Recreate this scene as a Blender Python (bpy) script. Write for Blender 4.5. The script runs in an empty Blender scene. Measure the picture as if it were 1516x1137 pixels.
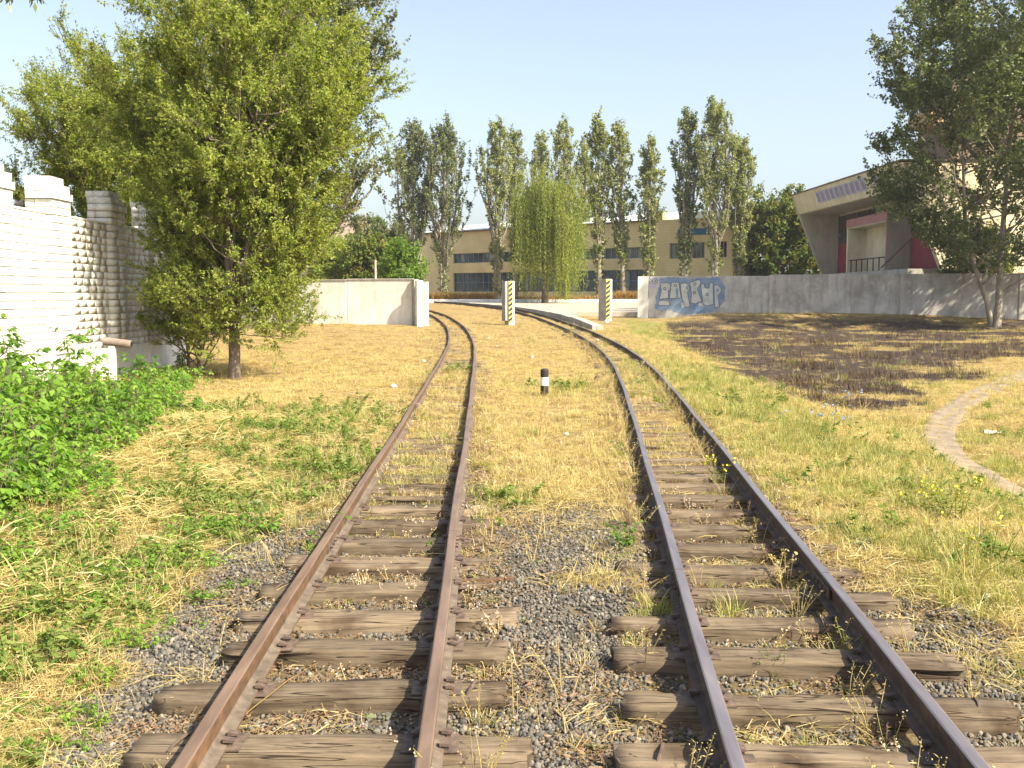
import bpy, math, random
import numpy as np
from mathutils import Vector, Matrix

# ------------------------------------------------------------------ camera, sky, sun, exposure
SC = bpy.context.scene
COL = SC.collection
FPX, HOR, CZ = 1488.0, 436.0, 1.67
PITCH = math.atan((568.5 - HOR) / FPX)
cam = bpy.data.cameras.new("camera"); cam_o = bpy.data.objects.new("camera", cam); COL.objects.link(cam_o)
cam.sensor_width = 36.0; cam.lens = 36.0 * FPX / 1516.0
cam.clip_start = 0.05; cam.clip_end = 6000
cam_o.location = (0, 0, CZ); cam_o.rotation_euler = (math.pi / 2 - PITCH, 0, 0)
SC.camera = cam_o

SUN = Vector((0.56, -0.43, 0.68)).normalized()          # towards the sun
world = bpy.data.worlds.new("World"); SC.world = world; world.use_nodes = True
wn = world.node_tree.nodes; wl = world.node_tree.links
sky = wn.new("ShaderNodeTexSky"); sky.sky_type = 'NISHITA'; sky.sun_disc = False
sky.sun_elevation = math.asin(SUN.z); sky.sun_rotation = math.atan2(SUN.x, SUN.y)
sky.air_density = 1.0; sky.dust_density = 3.0; sky.ozone_density = 1.0
hsv = wn.new("ShaderNodeHueSaturation"); hsv.inputs['Saturation'].default_value = 0.80      # milky late-summer air
wl.new(sky.outputs[0], hsv.inputs['Color']); wl.new(hsv.outputs[0], wn["Background"].inputs[0]); wn["Background"].inputs[1].default_value = 0.118
sun = bpy.data.lights.new("sun", 'SUN'); sun.energy = 5.0; sun.angle = math.radians(0.5); sun.color = (1.0, 0.89, 0.68)
sun_o = bpy.data.objects.new("sun", sun); COL.objects.link(sun_o)
sun_o.rotation_euler = SUN.to_track_quat('Z', 'Y').to_euler(); sun_o.location = (30, -20, 40)
SC.view_settings.view_transform = 'Standard'; SC.view_settings.look = 'None'
SC.view_settings.exposure = 1.22; SC.view_settings.gamma = 1.0
SC.cycles.max_bounces = 4; SC.cycles.diffuse_bounces = 2; SC.cycles.glossy_bounces = 2; SC.cycles.transmission_bounces = 3; SC.cycles.transparent_max_bounces = 4

# ------------------------------------------------------------------ helpers
random.seed(5)
RNG = np.random.default_rng(11)
ROOT = {}

def ray(px, py):
    a = (px - 758) / FPX; b = -(py - 568.5) / FPX
    c, s = math.cos(PITCH), math.sin(PITCH)
    return np.array([a, c + b * s, -s + b * c])

def at_depth(px, py, D):
    d = ray(px, py); return d * (D / d[1]) + np.array([0, 0, CZ])

def tag(o, label, cat, group=None):
    o["label"] = label; o["category"] = cat
    if group: o["group"] = group
    return o

def thing(name, label, cat, loc, group=None):
    o = bpy.data.objects.new(name, None); COL.objects.link(o)
    o.location = loc; o.empty_display_size = 0.2
    ROOT[o.name] = Vector(loc)
    return tag(o, label, cat, group)

def np_mesh(name, V, polys, mats=(), attrs=None, midx=None, smooth=False):
    """V (n,3); polys: list of (m,k) int arrays"""
    me = bpy.data.meshes.new(name)
    V = np.asarray(V, dtype=np.float32)
    me.vertices.add(len(V)); me.vertices.foreach_set("co", V.ravel())
    loops = np.concatenate([p.ravel() for p in polys]).astype(np.int32)
    sizes = np.concatenate([np.full(len(p), p.shape[1], dtype=np.int32) for p in polys])
    starts = np.concatenate([[0], np.cumsum(sizes)[:-1]]).astype(np.int32)
    me.loops.add(len(loops)); me.loops.foreach_set("vertex_index", loops)
    me.polygons.add(len(sizes)); me.polygons.foreach_set("loop_start", starts)
    me.polygons.foreach_set("loop_total", sizes)
    if midx is not None: me.polygons.foreach_set("material_index", np.asarray(midx, dtype=np.int32))
    if smooth: me.polygons.foreach_set("use_smooth", np.ones(len(sizes), dtype=bool))
    for k, a in (attrs or {}).items():
        at = me.attributes.new(k, 'FLOAT', 'POINT'); at.data.foreach_set("value", np.asarray(a, dtype=np.float32))
    for m in mats: me.materials.append(m)
    me.update(calc_edges=True); me.validate()
    return me

def link(name, me, parent=None, loc=None):
    o = bpy.data.objects.new(name, me); COL.objects.link(o)
    if parent is not None:
        o.parent = parent; ROOT[o.name] = ROOT[parent.name]
    if loc is not None: o.location = loc
    return o

class MB:
    def __init__(s): s.v = []; s.f = []; s.m = []
    def poly(s, pts, mi=0):
        i = len(s.v); s.v += [tuple(p) for p in pts]; s.f.append(list(range(i, i + len(pts)))); s.m.append(mi)
    def mesh(s, V, F, mi=0):
        i = len(s.v); s.v += [tuple(p) for p in V]
        for f in F: s.f.append([i + k for k in f]); s.m.append(mi)
    def hexa(s, P, mi=0):   # 8 points: bottom 4 ccw, top 4 ccw
        s.mesh(P, [(3, 2, 1, 0), (4, 5, 6, 7), (0, 1, 5, 4), (1, 2, 6, 5), (2, 3, 7, 6), (3, 0, 4, 7)], mi)
    def box(s, x0, x1, y0, y1, z0, z1, mi=0):
        s.hexa([(x0, y0, z0), (x1, y0, z0), (x1, y1, z0), (x0, y1, z0), (x0, y0, z1), (x1, y0, z1), (x1, y1, z1), (x0, y1, z1)], mi)
    def obox(s, o, u, n, u0, u1, n0, n1, z0, z1, mi=0):   # box in a rotated plan frame
        p = lambda a, b, z: (o[0] + u[0] * a + n[0] * b, o[1] + u[1] * a + n[1] * b, z)
        s.hexa([p(u0, n0, z0), p(u1, n0, z0), p(u1, n1, z0), p(u0, n1, z0), p(u0, n0, z1), p(u1, n0, z1), p(u1, n1, z1), p(u0, n1, z1)], mi)
    def prism(s, base, top, mi=0):
        n = len(base); i = len(s.v); s.v += [tuple(p) for p in base] + [tuple(p) for p in top]
        s.f.append([i + k for k in range(n)][::-1]); s.f.append([i + n + k for k in range(n)]); s.m += [mi, mi]
        for k in range(n):
            j = (k + 1) % n; s.f.append([i + k, i + j, i + n + j, i + n + k]); s.m.append(mi)
    def tube(s, pts, rad, n=8, mi=0, cap=True):
        pts = [Vector(p) for p in pts]
        if not hasattr(rad, '__len__'): rad = [rad] * len(pts)
        i = len(s.v); up = None
        for k, p in enumerate(pts):
            t = (pts[min(k + 1, len(pts) - 1)] - pts[max(k - 1, 0)]).normalized()
            if up is None: up = Vector((0, 0, 1)) if abs(t.z) < .9 else Vector((1, 0, 0))
            a = t.cross(up).normalized(); b = a.cross(t).normalized(); up = b
            for q in range(n):
                w = 2 * math.pi * q / n
                s.v.append(tuple(p + (a * math.cos(w) + b * math.sin(w)) * rad[k]))
        for k in range(len(pts) - 1):
            for q in range(n):
                r = (q + 1) % n
                s.f.append([i + k * n + q, i + k * n + r, i + (k + 1) * n + r, i + (k + 1) * n + q]); s.m.append(mi)
        if cap:
            s.f.append([i + q for q in range(n)]); s.f.append([i + (len(pts) - 1) * n + q for q in range(n)][::-1]); s.m += [mi, mi]
    def build(s, name, mats, parent=None, bevel=0, smooth=False):
        me = bpy.data.meshes.new(name)
        off = Vector(ROOT[parent.name]) if parent is not None else Vector((0, 0, 0))
        V = [(a - off.x, b - off.y, c - off.z) for a, b, c in s.v]
        me.from_pydata(V, [], s.f)
        for m in (mats if isinstance(mats, (list, tuple)) else [mats]): me.materials.append(m)
        me.polygons.foreach_set("material_index", s.m)
        if smooth: me.polygons.foreach_set("use_smooth", [True] * len(s.f))
        me.update()
        o = link(name, me, parent)
        if bevel:
            b = o.modifiers.new("bevel", 'BEVEL'); b.width = bevel; b.segments = 2; b.limit_method = 'ANGLE'
        return o

# value noise in numpy
_perm = np.random.default_rng(3).random((256, 256))
def vnoise(x, y, s, seed=0):
    x = np.asarray(x, float) / s + seed * 17.3; y = np.asarray(y, float) / s + seed * 9.7
    xi = np.floor(x).astype(int); yi = np.floor(y).astype(int); fx = x - xi; fy = y - yi
    fx = fx * fx * (3 - 2 * fx); fy = fy * fy * (3 - 2 * fy)
    g = lambda a, b: _perm[a % 256, b % 256]
    return (g(xi, yi) * (1 - fx) + g(xi + 1, yi) * fx) * (1 - fy) + (g(xi, yi + 1) * (1 - fx) + g(xi + 1, yi + 1) * fx) * fy
def fbm(x, y, s, seed=0):
    return .5 * vnoise(x, y, s, seed) + .3 * vnoise(x, y, s * .47, seed + 1) + .2 * vnoise(x, y, s * .21, seed + 2)
def sstep(a, b, x):
    t = np.clip((np.asarray(x, float) - a) / (b - a), 0, 1); return t * t * (3 - 2 * t)

# ------------------------------------------------------------------ track lines and terrain
def spline(pts):
    P = np.array(pts); x, y = P[:, 0], P[:, 1]
    m = np.gradient(y, x)
    def f(q):
        q = np.asarray(q, float); i = np.clip(np.searchsorted(x, q) - 1, 0, len(x) - 2)
        h = x[i + 1] - x[i]; t = np.clip((q - x[i]) / h, -3, 1.5)
        return ((2*t**3 - 3*t*t + 1) * y[i] + (t**3 - 2*t*t + t) * h * m[i] + (-2*t**3 + 3*t*t) * y[i+1] + (t**3 - t*t) * h * m[i+1])
    return f
XL = spline([(-6, -.40), (3.2, -.69), (6.5, -.79), (11.3, -.91), (18, -1.11), (24.3, -1.31), (32, -1.62), (39, -2.05), (48, -2.8), (54.7, -3.66), (61.5, -4.9), (70, -7.2), (80, -11.5), (90, -17.5)])
XR = spline([(-6, .42), (3.2, 1.145), (5.4, 1.33), (8.1, 1.56), (11.3, 1.83), (16.9, 2.28), (22, 2.63), (27.5, 2.87), (33.5, 2.97), (39.5, 2.90), (46, 2.63), (54, 2.0), (58.4, 1.40), (63.5, .65), (72, -1.1), (80, -4.0), (88, -8.5)])
_zy = np.linspace(-20, 400, 2101)
_zz = np.interp(_zy, [-20, 36, 51, 58, 75, 85, 100, 400], [0, 0, .15, .38, .75, 1.0, 1.15, 1.3])
_zz = np.convolve(np.pad(_zz, 20, mode='edge'), np.ones(41) / 41, mode='valid')
def zt(y): return np.interp(y, _zy, _zz)

def gz(x, y):
    x = np.asarray(x, float); y = np.asarray(y, float)
    z = zt(y).copy() if hasattr(zt(y), 'copy') else zt(y)
    near = 1 - sstep(7, 15, y)
    dl, dr = x - XL(np.clip(y, -6, 90)), x - XR(np.clip(y, -6, 88))
    z = z - .035 - .045 * near + (.022 * sstep(9, 15, y) + .034 * sstep(.46, .62, fbm(x, y, 1.1, 71)) * sstep(7.6, 9.5, y)) * (np.minimum(abs(dl), abs(dr)) < .8)
    z = z + (fbm(x, y, .6, 2) - .5) * .05 * (1 - .5 * near) + (fbm(x, y, 3.0, 5) - .5) * .10 * sstep(.9, 2.5, np.minimum(abs(dl), abs(dr)))
    dm = np.minimum(abs(dl), abs(dr))
    z = z + .07 * sstep(.46, .56, dm) * (1 - sstep(1.0, 1.6, dm)) * sstep(4.6, 6.6, y + (fbm(x, y, .8, 72) - .5) * 3) * (1 - sstep(12, 18, y))
    drop = sstep(1.5, 4.0, dr) * (1 - sstep(50, 55.5, y))
    z = z - .30 * drop
    z = z + .05 * sstep(1.2, 3, -dl) - .15 * sstep(13, 20, y) * sstep(1.5, 4, -dl) * (1 - sstep(30, 44, y))
    z = z + .36 * np.exp(-((y - 56) / 2.4) ** 2) * sstep(8, 12, x)
    return z

def on_ground(px, py, off=0.0):
    d = ray(px, py); ts = np.linspace(1, 200, 20000)
    P = d[:, None] * ts; z = CZ + P[2]; g = gz(P[0], P[1]) + off
    i = int(np.argmax(z < g)); return float(P[0, i]), float(P[1, i]), float(gz(P[0, i], P[1, i]))

# ------------------------------------------------------------------ materials
def nmat(name):
    m = bpy.data.materials.new(name); m.use_nodes = True
    return m, m.node_tree.nodes, m.node_tree.links, m.node_tree.nodes["Principled BSDF"]

def ramp(n, cols, pos=None):
    r = n.new("ShaderNodeValToRGB"); e = r.color_ramp.elements
    pos = pos or [i / (len(cols) - 1) for i in range(len(cols))]
    while len(e) < len(cols): e.new(.5)
    for i, c in enumerate(cols): e[i].position = pos[i]; e[i].color = (*c, 1)
    return r

def pmat(name, cols, scale=4, stretch=(1, 1, 1), bump=.3, bscale=None, rough=.85, spec=.3, metal=0, pos=None, detail=8, bdist=.02, rand=0.0, coord="Object", streak=0.0):
    m, n, l, p = nmat(name)
    tc = n.new("ShaderNodeTexCoord"); mp = n.new("ShaderNodeMapping"); mp.inputs['Scale'].default_value = stretch
    l.new(tc.outputs[coord], mp.inputs[0])
    vec = mp.outputs[0]
    if rand:
        oi = n.new("ShaderNodeObjectInfo"); ml = n.new("ShaderNodeMath"); ml.operation = 'MULTIPLY'; ml.inputs[1].default_value = 37
        l.new(oi.outputs['Random'], ml.inputs[0]); ad = n.new("ShaderNodeVectorMath"); l.new(vec, ad.inputs[0]); l.new(ml.outputs[0], ad.inputs[1]); vec = ad.outputs[0]
    no = n.new("ShaderNodeTexNoise"); no.inputs['Scale'].default_value = scale; no.inputs['Detail'].default_value = detail; no.inputs['Roughness'].default_value = .62
    l.new(vec, no.inputs[0])
    r = ramp(n, cols, pos or [.3 + .4 * i / (len(cols) - 1) for i in range(len(cols))]); l.new(no.outputs[0], r.inputs[0])
    out = r.outputs[0]
    if rand:
        hs = n.new("ShaderNodeHueSaturation"); mr = n.new("ShaderNodeMapRange"); mr.inputs[3].default_value = 1 - rand; mr.inputs[4].default_value = 1 + rand
        l.new(oi.outputs['Random'], mr.inputs[0]); l.new(mr.outputs[0], hs.inputs['Value']); l.new(out, hs.inputs['Color']); out = hs.outputs[0]
    if streak:   # rain streaks and damp stains
        ms = n.new("ShaderNodeMapping"); ms.inputs['Scale'].default_value = (1, 1, .16); l.new(tc.outputs[coord], ms.inputs[0])
        s1 = n.new("ShaderNodeTexNoise"); s1.inputs['Scale'].default_value = 2.6; s1.inputs['Detail'].default_value = 7; s1.inputs['Roughness'].default_value = .7; l.new(ms.outputs[0], s1.inputs[0])
        s2 = n.new("ShaderNodeTexNoise"); s2.inputs['Scale'].default_value = .55; s2.inputs['Detail'].default_value = 9; s2.inputs['Roughness'].default_value = .75; l.new(tc.outputs[coord], s2.inputs[0])
        for sn, a_, b_ in ((s1, .36, .54), (s2, .38, .52)):
            rs = ramp(n, [(1 - streak, 1 - streak * 1.05, 1 - streak * 1.15), (1, 1, 1)], [a_, b_]); l.new(sn.outputs[0], rs.inputs[0])
            mm = n.new("ShaderNodeMix"); mm.data_type = 'RGBA'; mm.blend_type = 'MULTIPLY'; mm.inputs[0].default_value = 1; l.new(out, mm.inputs[6]); l.new(rs.outputs[0], mm.inputs[7]); out = mm.outputs[2]
    l.new(out, p.inputs['Base Color'])
    p.inputs['Roughness'].default_value = rough; p.inputs['Specular IOR Level'].default_value = spec; p.inputs['Metallic'].default_value = metal
    if bump:
        b = n.new("ShaderNodeBump"); b.inputs['Strength'].default_value = bump; b.inputs['Distance'].default_value = bdist
        nb = n.new("ShaderNodeTexNoise"); nb.inputs['Scale'].default_value = bscale or scale * 4; nb.inputs['Detail'].default_value = 6
        l.new(vec, nb.inputs[0]); l.new(nb.outputs[0], b.inputs['Height']); l.new(b.outputs[0], p.inputs['Normal'])
    return m

def leafmat(name, cols, trans=.35, rough=.55, spec=.25, tcol=1.3):
    """colour from a random per-leaf value 'rnd' plus a per-instance 'tint'"""
    m, n, l, p = nmat(name)
    a = n.new("ShaderNodeAttribute"); a.attribute_name = "rnd"
    a2 = n.new("ShaderNodeAttribute"); a2.attribute_name = "tint"; a2.attribute_type = 'INSTANCER'
    ad = n.new("ShaderNodeMath"); ad.operation = 'MULTIPLY_ADD'; ad.inputs[1].default_value = 1.0
    l.new(a.outputs['Fac'], ad.inputs[0]); l.new(a2.outputs['Fac'], ad.inputs[2])
    fr = n.new("ShaderNodeMath"); fr.operation = 'PINGPONG'; fr.inputs[1].default_value = 1.0; l.new(ad.outputs[0], fr.inputs[0])
    r = ramp(n, cols); l.new(fr.outputs[0], r.inputs[0]); l.new(r.outputs[0], p.inputs['Base Color'])
    p.inputs['Roughness'].default_value = rough; p.inputs['Specular IOR Level'].default_value = spec
    if trans:
        t = n.new("ShaderNodeBsdfTranslucent"); mc = n.new("ShaderNodeMix"); mc.data_type = 'RGBA'; mc.blend_type = 'MULTIPLY'; mc.inputs[0].default_value = 1
        l.new(r.outputs[0], mc.inputs[6]); mc.inputs[7].default_value = (tcol * 1.1, tcol * 1.1, tcol * .5, 1); l.new(mc.outputs[2], t.inputs[0])
        mx = n.new("ShaderNodeMixShader"); mx.inputs[0].default_value = trans
        l.new(p.outputs[0], mx.inputs[1]); l.new(t.outputs[0], mx.inputs[2]); l.new(mx.outputs[0], n["Material Output"].inputs[0])
    return m

M = {}
M['rust'] = pmat('rust', [(.06, .036, .022), (.115, .066, .036), (.19, .105, .052)], 9, rough=.65, spec=.4, bump=.25, bdist=.004)
M['railtop'] = pmat('rail_worn_top', [(.10, .065, .045), (.15, .10, .07), (.20, .135, .10)], 14, (1, .15, 1), rough=.42, spec=.45, bump=.05, bdist=.002)
M['raildust'] = pmat('dusty_rail_foot', [(.075, .06, .046), (.125, .10, .078), (.175, .143, .112)], 16, bump=.3, bdist=.003)
M['raildark'] = pmat('rail_dark', [(.05, .035, .028), (.09, .06, .045), (.15, .09, .06)], 12, rough=.7, spec=.3, bump=.25, bdist=.004)
M['raildarktop'] = pmat('rail_polished_top', [(.09, .08, .09), (.12, .11, .125), (.16, .14, .15)], 20, (1, .1, 1), rough=.34, spec=.6, bump=.04, bdist=.002)
M['iron'] = pmat('old_iron', [(.05, .04, .035), (.11, .08, .065), (.18, .12, .09)], 25, rough=.7, bump=.3, bdist=.004)
M['concrete'] = pmat('concrete', [(.34, .32, .29), (.44, .42, .38), (.52, .50, .45)], 1.3, bump=.25, bscale=30, bdist=.01, streak=0.22)
M['greywall'] = pmat('grey_concrete_wall', [(.30, .29, .28), (.40, .39, .37), (.50, .485, .455)], .9, bump=.25, bscale=25, bdist=.01, streak=0.28)
M['whitewash'] = pmat('whitewashed_concrete', [(.60, .57, .50), (.74, .72, .66), (.80, .78, .73)], .8, bump=.3, bscale=16, bdist=.012, pos=[.25, .5, .75], streak=0.16)
M['whitepaint'] = pmat('white_paint', [(.72, .71, .68), (.80, .79, .77)], 5, bump=.1)
M['black'] = pmat('black_paint', [(.015, .015, .017), (.035, .034, .034)], 12, rough=.6, bump=.15, bdist=.004)
M['yellow'] = pmat('yellow_paint', [(.62, .52, .06), (.74, .64, .10)], 9, rough=.6, bump=.1)
M['blackstripe'] = pmat('black_stripe', [(.02, .02, .02), (.05, .05, .045)], 9, rough=.7, bump=.1)
M['plast'] = pmat('platform_paving', [(.30, .265, .21), (.38, .34, .275), (.45, .405, .335)], 1.6, bump=.15, bscale=14, bdist=.01)
M['whitekerb'] = pmat('painted_kerb', [(.66, .65, .62), (.78, .77, .75)], 2, bump=.1)
M['dirt'] = pmat('path_dirt', [(.17, .135, .09), (.23, .185, .13), (.29, .235, .17)], 5, bump=.5, bscale=30, bdist=.02)
M['bark'] = pmat('dark_bark', [(.06, .045, .035), (.13, .10, .08), (.20, .16, .12)], 6, (1, 1, .2), bump=.8, bscale=14, bdist=.03)
M['palebark'] = pmat('pale_poplar_bark', [(.13, .11, .085), (.24, .21, .165), (.36, .325, .265)], 3.5, (1, 1, .5), bump=.6, bscale=14, bdist=.03)
M['brick'] = pmat('white_silicate_brick', [(.52, .49, .43), (.66, .64, .58), (.74, .72, .67)], 5, bump=.5, bscale=28, bdist=.012, rand=.08, streak=0.12)
M['mortar'] = pmat('mortar', [(.44, .42, .37), (.56, .54, .48)], 8, bump=.5, bdist=.01)
M['stone'] = pmat('pale_stone', [(.45, .43, .40), (.62, .60, .56)], 14, bump=.4, bdist=.01)

def gravel_mat():
    m, n, l, p = nmat('ballast_stone')
    a = n.new("ShaderNodeAttribute"); a.attribute_name = "tint"; a.attribute_type = 'INSTANCER'
    r = ramp(n, [(.05, .047, .041), (.105, .099, .086), (.16, .148, .126), (.15, .112, .078), (.28, .26, .215)], [0, .4, .75, .9, 1]); l.new(a.outputs['Fac'], r.inputs[0])
    l.new(r.outputs[0], p.inputs['Base Color']); p.inputs['Roughness'].default_value = .9
    return m
M['gravel'] = gravel_mat()

def wood_mat():
    m, n, l, p = nmat('weathered_sleeper_wood')
    tc = n.new("ShaderNodeTexCoord"); oi = n.new("ShaderNodeObjectInfo")
    ml = n.new("ShaderNodeMath"); ml.operation = 'MULTIPLY'; ml.inputs[1].default_value = 53; l.new(oi.outputs['Random'], ml.inputs[0])
    ad = n.new("ShaderNodeVectorMath"); l.new(tc.outputs['Object'], ad.inputs[0]); l.new(ml.outputs[0], ad.inputs[1])
    mp = n.new("ShaderNodeMapping"); mp.inputs['Scale'].default_value = (.06, 1, 1); l.new(ad.outputs[0], mp.inputs[0])
    g = n.new("ShaderNodeTexNoise"); g.inputs['Scale'].default_value = 55; g.inputs['Detail'].default_value = 9; g.inputs['Roughness'].default_value = .7; l.new(mp.outputs[0], g.inputs[0])
    r = ramp(n, [(.06, .044, .032), (.12, .094, .068), (.18, .147, .108), (.24, .20, .15)], [.22, .40, .56, .75]); l.new(g.outputs[0], r.inputs[0])
    # large stains
    b = n.new("ShaderNodeTexNoise"); b.inputs['Scale'].default_value = 4.5; b.inputs['Detail'].default_value = 6; l.new(ad.outputs[0], b.inputs[0])
    br = ramp(n, [(.50, .42, .36), (1, .96, .9), (1.15, 1.08, .98)], [.32, .5, .7]); l.new(b.outputs[0], br.inputs[0])
    mx = n.new("ShaderNodeMix"); mx.data_type = 'RGBA'; mx.blend_type = 'MULTIPLY'; mx.inputs[0].default_value = 1; l.new(r.outputs[0], mx.inputs[6]); l.new(br.outputs[0], mx.inputs[7])
    # cracks along the grain
    mp2 = n.new("ShaderNodeMapping"); mp2.inputs['Scale'].default_value = (.035, 1, 1); l.new(ad.outputs[0], mp2.inputs[0])
    c = n.new("ShaderNodeTexNoise"); c.inputs['Scale'].default_value = 22; c.inputs['Detail'].default_value = 2; c.inputs['Distortion'].default_value = .0; l.new(mp2.outputs[0], c.inputs[0])
    sb = n.new("ShaderNodeMath"); sb.operation = 'SUBTRACT'; sb.inputs[1].default_value = .5; l.new(c.outputs[0], sb.inputs[0])
    ab = n.new("ShaderNodeMath"); ab.operation = 'ABSOLUTE'; l.new(sb.outputs[0], ab.inputs[0])
    cr = n.new("ShaderNodeMapRange"); cr.inputs[1].default_value = .002; cr.inputs[2].default_value = .012; l.new(ab.outputs[0], cr.inputs[0])
    mx2 = n.new("ShaderNodeMix"); mx2.data_type = 'RGBA'; l.new(cr.outputs[0], mx2.inputs[0]); mx2.inputs[6].default_value = (.03, .02, .014, 1); l.new(mx.outputs[2], mx2.inputs[7])
    hs = n.new("ShaderNodeHueSaturation"); mr = n.new("ShaderNodeMapRange"); mr.inputs[3].default_value = .72; mr.inputs[4].default_value = 1.15; l.new(oi.outputs['Random'], mr.inputs[0]); l.new(mr.outputs[0], hs.inputs['Value']); l.new(mx2.outputs[2], hs.inputs['Color'])
    l.new(hs.outputs[0], p.inputs['Base Color']); p.inputs['Roughness'].default_value = .85; p.inputs['Specular IOR Level'].default_value = .25
    hm = n.new("ShaderNodeMath"); hm.operation = 'MULTIPLY_ADD'; hm.inputs[1].default_value = .6; l.new(g.outputs[0], hm.inputs[0]); l.new(cr.outputs[0], hm.inputs[2])
    bp = n.new("ShaderNodeBump"); bp.inputs['Strength'].default_value = .7; bp.inputs['Distance'].default_value = .008; l.new(hm.outputs[0], bp.inputs['Height']); l.new(bp.outputs[0], p.inputs['Normal'])
    return m
M['wood'] = wood_mat()

STRAW = [(.25, .17, .06), (.42, .32, .12), (.54, .44, .19), (.35, .27, .09), (.62, .54, .29)]
M['straw'] = leafmat('dry_grass', STRAW, trans=.25, rough=.7)
M['rustgrass'] = leafmat('reddish_dry_weed', [(.10, .06, .038), (.19, .12, .07), (.31, .23, .14), (.16, .09, .05)], trans=.2, rough=.75)
M['grass'] = leafmat('green_grass', [(.10, .14, .03), (.17, .215, .05), (.28, .29, .085), (.38, .35, .13)], trans=.33)
M['weed'] = leafmat('green_weed_leaf', [(.05, .10, .018), (.09, .165, .03), (.15, .23, .045), (.24, .28, .08)], trans=.38)
M['dullweed'] = leafmat('grey_green_weed_leaf', [(.10, .13, .05), (.16, .20, .09), (.24, .27, .15), (.20, .18, .08)], trans=.3)
M['pinkdry'] = leafmat('pinkish_dry_bract', [(.36, .24, .17), (.52, .38, .28), (.62, .52, .42)], trans=.2, rough=.8)
M['yellowflower'] = leafmat('yellow_petal', [(.66, .56, .03), (.78, .68, .06)], trans=.2)
M['blueflower'] = leafmat('pale_blue_petal', [(.20, .26, .58), (.32, .38, .68)], trans=.2)
M['sapling'] = leafmat('maple_sapling_leaf', [(.035, .09, .014), (.075, .17, .02), (.13, .26, .03), (.22, .34, .05)], trans=.42)
M['elm'] = leafmat('elm_leaf', [(.09, .14, .024), (.18, .24, .04), (.29, .335, .065), (.41, .43, .115)], trans=.46)
M['whitepoplar'] = leafmat('white_poplar_leaf', [(.06, .085, .03), (.10, .135, .045), (.165, .185, .08), (.33, .33, .22)], trans=.3, spec=.4)
M['poplar'] = leafmat('poplar_leaf', [(.10, .135, .05), (.175, .21, .075), (.27, .295, .12), (.43, .43, .24)], trans=.4, spec=.35)
M['poplardark'] = leafmat('dark_poplar_leaf', [(.065, .095, .04), (.11, .145, .055), (.17, .205, .085), (.34, .35, .20)], trans=.34, spec=.35)
M['greenpoplar'] = leafmat('green_poplar_leaf', [(.045, .075, .02), (.085, .125, .03), (.145, .185, .05), (.33, .34, .19)], trans=.3, spec=.4)
M['willow'] = leafmat('willow_leaf', [(.08, .13, .022), (.16, .21, .035), (.26, .29, .06), (.38, .36, .12)], trans=.42)
M['autumn'] = leafmat('turning_leaf', [(.04, .085, .015), (.08, .13, .022), (.14, .17, .03), (.34, .24, .05)], trans=.3)
M['brightgreen'] = leafmat('bright_green_leaf', [(.07, .14, .02), (.13, .22, .03), (.22, .30, .05)], trans=.4)

# ------------------------------------------------------------------ ground
GREEN = []   # (x, y, rx, ry, weight)
def gblob(px, py, rx, ry, w=1): x, y, z = on_ground(px, py); GREEN.append((x, y, rx, ry, w))
for a in [(1075, 590, .8, 3.5, 1.2), (1045, 555, .8, 4, 1), (1150, 650, .8, 1.2, .7), (1240, 660, 1.0, 1.2, .7), (1450, 750, 1.4, .7, 1.1), (1440, 830, .55, .5, 1.1), (1490, 880, .5, .4, .8),
          (1330, 640, 1.6, .9, .8), (1430, 690, 1.4, .6, .9), (960, 490, 1.2, 6, .8), (830, 575, .5, 1.2, .8), (690, 550, .35, 1.2, .9), (640, 650, .3, .8, .4), (1500, 690, 1, .5, .4),
          (430, 640, 1.1, 1.6, 1.1), (480, 690, .8, .8, 1), (370, 640, .5, .7, .8), (250, 720, .5, .6, .7), (330, 760, .7, .5, 1.0), (200, 850, .45, .35, 1.1), (100, 900, .5, .3, .9),
          (290, 830, .5, .35, 1.1), (60, 830, .4, .4, 1.2), (350, 800, .4, .3, .8), (500, 610, .6, 1.2, .7), (130, 760, .4, .4, .6), (240, 620, 1.2, 1.6, .9), (60, 980, .25, .2, .8), (940, 545, .4, 2.5, .4), (740, 735, .3, .25, .8)]:
    gblob(*a)
def m_green(x, y):
    g = np.zeros_like(np.asarray(x, float))
    for bx, by, rx, ry, w in GREEN: g = np.maximum(g, w * np.exp(-((x - bx) / rx) ** 2 - ((y - by) / ry) ** 2))
    return np.clip(g * (.45 + 1.1 * fbm(x, y, .5, 8)) - .06 + .25 * sstep(.62, .8, fbm(x, y, 2.2, 9)) + np.where(x > 2.2, .30, .0) * sstep(.42, .62, fbm(x, y, .9, 33)) + np.where((x < -1.5) & (y < 15), .32, 0) * sstep(.45, .65, fbm(x, y, .7, 34)), 0, 1)
def m_gravel(x, y):
    n = fbm(x, y, .7, 4); n2 = fbm(x, y, .28, 14)
    dl, dr = x - XL(np.clip(y, -6, 90)), x - XR(np.clip(y, -6, 88))
    mid = sstep(.55, .75, dl) * sstep(.55, .75, -dr) * (1 - sstep(4.9, 8.2, y + (n - .5) * 4))
    lsh = sstep(-1.3, -1.0, dl + (n - .5) * .6) * (1 - sstep(-.6, -.4, dl)) * (1 - sstep(5.5, 9, y))
    rsh = sstep(.5, .6, dr) * (1 - sstep(1.0, 1.35, dr + (n - .5) * .7)) * (1 - sstep(4.5, 7, y)) * .6
    inn = ((abs(dl) < .6) * .55 + (abs(dr) < .6) * .35) * (1 - sstep(5, 11, y))
    return np.clip(np.maximum(np.maximum(mid, lsh), np.maximum(rsh, inn)) * (1.2 - .6 * sstep(.58, .75, n2) - .5 * sstep(.58, .72, n)), 0, 1)
BURN = []
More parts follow.
